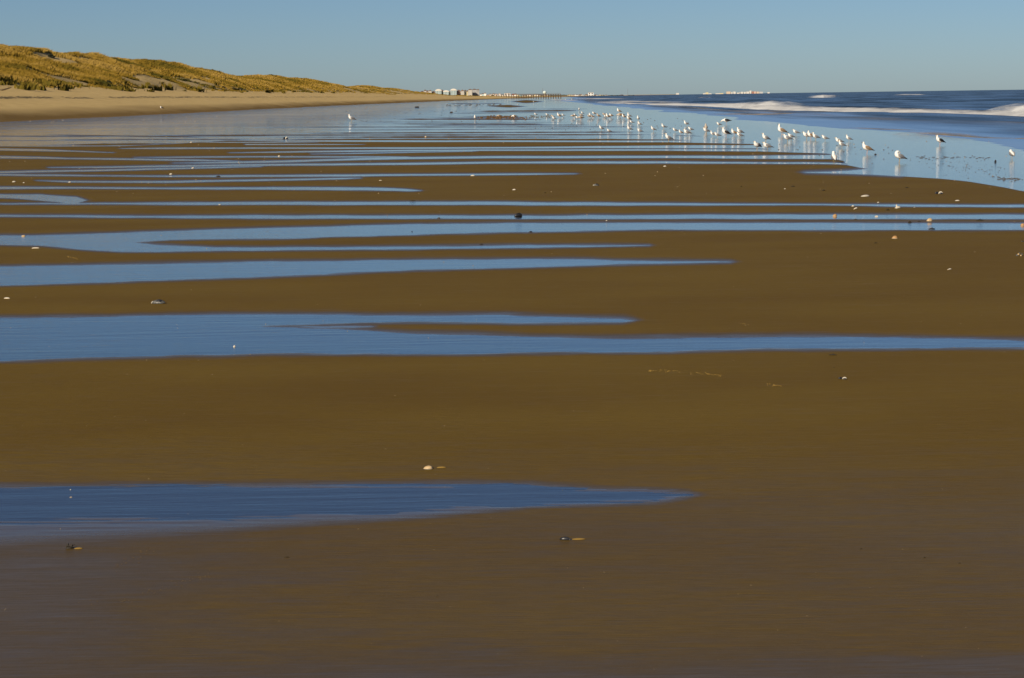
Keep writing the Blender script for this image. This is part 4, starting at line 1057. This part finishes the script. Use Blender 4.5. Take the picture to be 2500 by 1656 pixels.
def building(name, x0, x1, ytop, ybase, D, wall, roof, style, label, cat, rf=.25, win=(0, 0), group=None, depth=None):
    D = D * FS
    a, b_ = at_depth(x0, ybase, D), at_depth(x1, ytop, D); w = b_.x - a.x; zb = at_depth((x0 + x1) / 2, ybase, D).z; zt = at_depth((x0 + x1) / 2, ytop, D).z
    g0 = 1.5 if D < 10000 else -1.0
    Ht = zt - g0
    r = empty(name, ((a.x + b_.x) / 2, D, g0))
    dp = depth or max(w * .9, 6)
    vis = zt - zb; rh = 0 if style == 'flat' else vis * rf
    zw = Ht - rh
    v, f = box(-w / 2, w / 2, 0, dp, 0, zw); mesh_obj('wall', v, f, wall, r)
    if style == 'gable': vf = gable(-w / 2, w / 2, 0, dp, zw + .003, rh)
    elif style == 'hip': vf = hip(-w / 2, w / 2, 0, dp, zw + .003, rh)
    elif style == 'arch': vf = arch(-w / 2, w / 2, 0, dp, zw + .003, rh)
    else: vf = box(-w / 2 - .3, w / 2 + .3, -.3, dp + .3, zw + .003, zw + .6)
    mesh_obj('roof', vf[0], vf[1], roof, r)
    nc, nr = win
    if nc:
        cw, chh = w / nc, vis * (1 - (0 if style == 'flat' else rf)) / nr
        me = None
        for i in range(nc):
            for j in range(nr):
                if me is None:
                    v, f = box(-cw * .24, cw * .24, -.06, .25, -chh * .3, chh * .3); o = mesh_obj('window', v, f, M_glass, r); me = o.data
                else:
                    o = bpy.data.objects.new('window', me); C.objects.link(o); o.parent = r
                o.location = (-w / 2 + (i + .5) * cw, 0, zw - (j + .5) * chh)
    tag(r, label, cat, group); return r
D = 3000
hg = 'pastel seafront hotels'
for a in [
 (1026,1035,222.5,229.5,D,W_white,R_brown,'hip','low white hotel wing at the left end of the seafront row','hotel',.35,(3,2)),
 (1034.5,1041,219.3,229,D+15,W_white,R_brown,'hip','white gabled hotel block second from the left of the row','hotel',.25,(2,3)),
 (1041,1045.5,221,230,D+12,W_pink,R_brown,'hip','narrow pinkish hotel block beside the white gabled one','hotel',.4,(2,2)),
 (1045.5,1053.5,220,232.5,D,W_white,R_brown,'gable','white hotel block with steep gable before the yellow one','hotel',.2,(3,4)),
 (1053.5,1063,222.5,233,D+6,W_yellow,R_brown,'hip','yellow hotel block with large brown roof','hotel',.45,(3,2)),
 (1063,1077.5,217.8,234.5,D-6,W_blue,W_white,'arch','pale blue hotel block with white arched top, left of two tall ones','hotel',.26,(4,5)),
 (1077.5,1082.5,219,234,D+8,W_tan,R_brown,'hip','narrow brown roofed link between two arched hotel blocks','hotel',.4,(1,3)),
 (1082,1096,220.7,235,D-6,W_blue,W_white,'arch','lower blue and white hotel block with rounded gable','hotel',.28,(4,4)),
 (1096,1100.5,223,235,D+8,W_white,R_brown,'hip','small white link with brown roof between the rounded blocks','hotel',.35,(1,3)),
 (1100,1114.5,216.8,235.5,D-6,W_blue,W_white,'arch','tallest pale blue hotel block with white arched top','hotel',.24,(4,6)),
 (1114.5,1125,219.5,235.5,D+8,W_pink,R_brown,'hip','pink hotel block with dark brown roof','hotel',.34,(3,4)),
 (1125,1133,219,235.5,D,W_white,R_brown,'gable','white and pink gabled block right of the pink one','hotel',.2,(3,5)),
 (1133,1138.5,219.5,235.5,D+6,W_blue,R_brown,'hip','pale blue narrow block before the yellow block','hotel',.25,(2,5)),
 (1138.5,1143.5,220.5,235.5,D+4,W_yellow,R_brown,'hip','narrow yellow block at the right part of the row','hotel',.2,(2,5)),
 (1143,1152.5,217.5,236,D-8,W_white,R_brown,'hip','white tall hotel block with brown roof at the right end','hotel',.12,(4,6)),
 (1153,1163.5,217,236.5,D+10,W_grey,R_brown,'hip','hotel wing with seaward shade painted into its grey wall right of the tall white block','hotel',.12,(4,6)),
 (1164,1170,217.5,237,D+4,W_grey,R_brown,'gable','last hotel wing with seaward shade painted into its grey wall at the right end of the row','hotel',.12,(2,6)),
]: building('hotel', *a, group=hg, depth=14)
# the last two wings have seaward shade painted into grey walls; a low brown pavilion stands before them
building('pavilion', 1077, 1092, 230.5, 235, 2700, W_red, R_brown, 'hip', 'low brown beach pavilion in front of the arched hotels', 'pavilion', .5)
tw = random.Random(3)
W_bright = wall_mat('bright_white_wall', (0.72, 0.70, 0.66))
houses = [(1200,1205,231.5,W_white),(1207,1213,229.8,W_pink),(1217,1222,229,W_white),(1236,1241,230.6,W_blue),(1249,1256,229.4,W_white),(1289,1296,231.2,W_white),(1299,1306,230.6,W_yellow),(1308,1315,231.2,W_white),(1399,1406,230.2,W_white),(1416,1422,229.6,W_white),(1428,1436,229.8,W_tan),(1452,1458,230.6,W_white),(1463,1467,230.2,W_yellow),(1172,1176,229,W_white),(1176.5,1181,227.5,W_blue),(1181.5,1187,226,W_white),(1188,1193,231,W_pink),(1193,1200,229,W_white),(1200,1210,228,W_white),(1212,1218,230.5,W_grey),(1221,1231,230,W_white),(1231,1246,228.4,W_white),(1246,1254,231,W_white),(1255,1262,228.5,W_white),(1260,1268,231.5,W_yellow),(1268,1275,231.5,W_teal),(1275,1284,231.5,W_grey),(1284,1293,231,W_white),(1295,1303,231.8,W_tan),(1303,1312,230,W_white),(1314,1322,232.3,W_white),(1328,1337,231,W_tan),(1386,1396,230,W_yellow),(1396,1403,231.3,W_tan),(1405,1412,231,W_white),(1412,1420,230.6,W_tan),(1421,1430,231,W_white),(1436,1449,226.5,W_white),(1449,1456,232,W_tan),(1457,1463,231.5,W_white),(1466,1476,231,W_yellow),(1477,1484,231.3,W_white),(1485,1490,232.6,W_white),(1513,1523,231.2,W_white),(1523,1532,232,W_tan)]
nm_c = {W_white: 'white', W_blue: 'pale blue', W_pink: 'pink', W_grey: 'grey', W_yellow: 'cream', W_teal: 'blue', W_tan: 'tan'}
seen = {}
marks = [(1176,'just right of the hotels'),(1190,'by the landward end of the pier'),(1240,'behind the left half of the pier'),(1300,'behind the right half of the pier'),(1345,'under the water tower'),(1410,'left of the big pale block'),(1460,'around the big pale block'),(1500,'right of the big pale block'),(1600,'at the last point of the shore')]
for k, (x0, x1, yt, wl) in enumerate(houses):
    mk = next(t for lim, t in marks if (x0 + x1) / 2 < lim)
    st = 'flat' if x1 - x0 > 12.5 or k in (1, 2, 19, 24) else ('hip' if k % 3 else 'gable')
    rf_ = R_red if k in (5, 4) else (R_brown if k % 4 else R_grey)
    key = (nm_c[wl], mk); seen[key] = seen.get(key, 0) + 1
    lab = f'{["", "second ", "third ", "fourth ", "fifth ", "sixth ", "seventh "][seen[key] - 1]}{nm_c[wl]} {"flat block" if st == "flat" else "house"} {mk}' if seen[key] > 1 else f'{nm_c[wl]} {"flat block" if st == "flat" else "gabled house" if st == "gable" else "hipped house"} {mk}'
    if rf_ is R_red: lab = lab.replace(' house', ' red roofed house').replace(' hipped', '')
    building('seaside_house', x0, x1, yt, 236.5, 3300 + (x0 - 1170) * 5.2, W_bright if wl is W_white else wl, rf_, st, lab, 'house', .26, (2, 2) if x1 - x0 > 7 else (0, 0), 'small buildings along the far shore', 10)
# distant high rise resort
for k, (x0, x1, yt, wl) in enumerate([(1651,1657.5,227.5,W_white),(1717,1723,228,W_white),(1723,1729.5,226,W_yellow),(1729.5,1737,228.3,W_white),(1747.5,1757,228.2,W_white),(1757,1766,227.6,W_yellow),(1774,1783.5,223.8,W_tan),(1785,1788.5,225,W_white),(1790.5,1796,224,W_white),(1799,1804,226.5,W_white),(1804.5,1808,225.5,W_grey),(1809,1814,224.5,W_white),(1815.5,1821,224.8,W_white),(1822,1829.5,224,W_white),(1830.5,1834.5,221.5,W_white),(1835.5,1840,223.5,W_red),(1840.5,1846,223.8,W_pink),(1847,1853,224,W_tan),(1853.5,1862.5,224.2,W_grey),(1874.5,1879,225.3,W_white)]):
    names_ = ['lone white tower block left of the distant resort', 'low white block at the left of the distant resort', 'cream block in the left group of the distant resort', 'white block closing the left group of the resort', 'low white slab of the second resort group', 'cream slab of the second resort group', 'broad tan tower starting the main resort skyline', 'slim white tower beside the broad tan one', 'white tower right of the slim one in the resort', 'short white block before the grey resort tower', 'short grey tower in the middle of the resort', 'white tower right of the short grey one', 'white slab in the middle of the resort skyline', 'broad white slab left of the tallest resort tower', 'tallest slim white tower of the resort', 'brick red tower right of the tallest one', 'pink tower beside the brick red one', 'tan tower before the bluish slab of the resort', 'bluish grey slab ending the main resort skyline', 'last white tower standing apart right of the resort']
    building('tower_block', x0, x1, yt, 231, 12000, wl, R_grey, 'flat', names_[k], 'tower block', 0, (0, 0), 'far resort tower blocks', 30)
# far wood behind the town: one dark irregular mass of crowns
M_tree = plain('far_trees', (0.045, 0.060, 0.055), .9, .4, .05)
vs_, fs_ = [], []
for k in range(900):
    x = R(1170, 1545); d = R(6200, 7700); tp = 232.6 + random.gauss(0, .5) + (0.9 if x > 1430 else 0) - (0.7 if 1260 < x < 1330 else 0)
    p = at_depth(x, tp, d); k0 = len(vs_); r_ = R(4, 9)
    for q in range(6):
        a = q * math.pi / 3; vs_.append((p.x + math.cos(a) * r_, p.y + math.sin(a) * r_, 1.0)); 
    for q in range(6):
        a = q * math.pi / 3 + .3; vs_.append((p.x + math.cos(a) * r_ * 1.1, p.y + math.sin(a) * r_, p.z * .7 + R(-1, 1)))
    vs_.append((p.x + R(-2, 2), p.y, p.z))
    for q in range(6):
        n_ = (q + 1) % 6; fs_ += [(k0 + q, k0 + n_, k0 + 6 + n_, k0 + 6 + q), (k0 + 6 + q, k0 + 6 + n_, k0 + 12)]
o = mesh_obj('far_wood', vs_, fs_, M_tree); tag(o, 'low dark wood behind the far town', kind='stuff')
# pier
M_pier = plain('pier_timber', (0.10, 0.07, 0.045), .9, .3, 1)
PD = 1900 * FS
pr = empty('pier', (0, PD, 0))
a, b_ = at_depth(1188, 231.5, PD), at_depth(1369, 231.8, PD)
zd = 3.5
v, f = box(a.x, b_.x, -2.5, 2.5, zd, zd + .45); mesh_obj('deck', v, f, M_pier, pr)
v, f = join(box(a.x, b_.x, -2.5, -2.4, zd + 1.15, zd + 1.3), box(a.x, b_.x, 2.4, 2.5, zd + 1.15, zd + 1.3)); mesh_obj('railing', v, f, M_pier, pr)
me = None
n_ = 31
for k in range(n_):
    x = a.x + (b_.x - a.x) * k / (n_ - 1)
    for yy in (-2.1, 2.1):
        if me is None:
            v, f = tube([(0, 0, -1.5), (0, 0, 1), (0, 0, zd)], [.5, .46, .42], 8); o = mesh_obj('piling', v, f, M_pier, pr); me = o.data
        else:
            o = bpy.data.objects.new('piling', me); C.objects.link(o); o.parent = pr
        o.location = (x, yy, 0)
tag(pr, 'long low timber fishing pier on pilings in front of the far town', 'pier')
# water tower and masts
wt = empty('water_tower', at_depth(1330, 236, 5900).to_2d().to_3d())
sc = 5900 / F
hz = at_depth(1330, 225.5, 5900).z
v, f = tube([(0, 0, hz - 5.4 * sc * 0.9), (0, 0, hz - 4.2), (0, 0, hz - 1), (0, 0, hz + 1.8), (0, 0, hz + 4.0)], [.6, 3.2, 5.3, 5.0, .8], 18)
mesh_obj('tank', v, f, wall_mat('pale_green_tank', (0.50, 0.58, 0.56)), wt, True)
v, f = tube([(0, 0, -2), (0, 0, hz * .5), (0, 0, hz - 5)], [1.5, 1.1, 1.3], 12); mesh_obj('stem', v, f, W_grey, wt, True)
v, f = tube([(0, 0, hz + 3.8), (0, 0, hz + 5)], [.15, .1], 6); mesh_obj('lamp_mast', v, f, W_grey, wt)
tag(wt, 'pale green bulb shaped water tower over the far town', 'water tower')
M_mast = plain('mast_steel', (0.16, 0.16, 0.17), .6, .1)
def mast(x, yt, d, r_, label):
    p = at_depth(x, yt, d); o = empty('radio_mast', (p.x, d, 0))
    v, f = tube([(0, 0, 0), (0, 0, p.z * .5), (0, 0, p.z)], [r_ * 1.3, r_, r_ * .7], 6); mesh_obj('pole', v, f, M_mast, o)
    v, f = box(-r_ * 2, r_ * 2, -r_, r_, p.z * .72, p.z * .75); mesh_obj('crossarm', v, f, M_mast, o)
    tag(o, label, 'mast')
mast(1325, 215.5, 5700, .5, 'dark radio mast just left of the water tower')
mast(1532.5, 216, 6200, .36, 'thin tall mast at the right end of the far town')
mast(1588.5, 229, 6200, .6, 'short dark beacon post standing in the far surf')
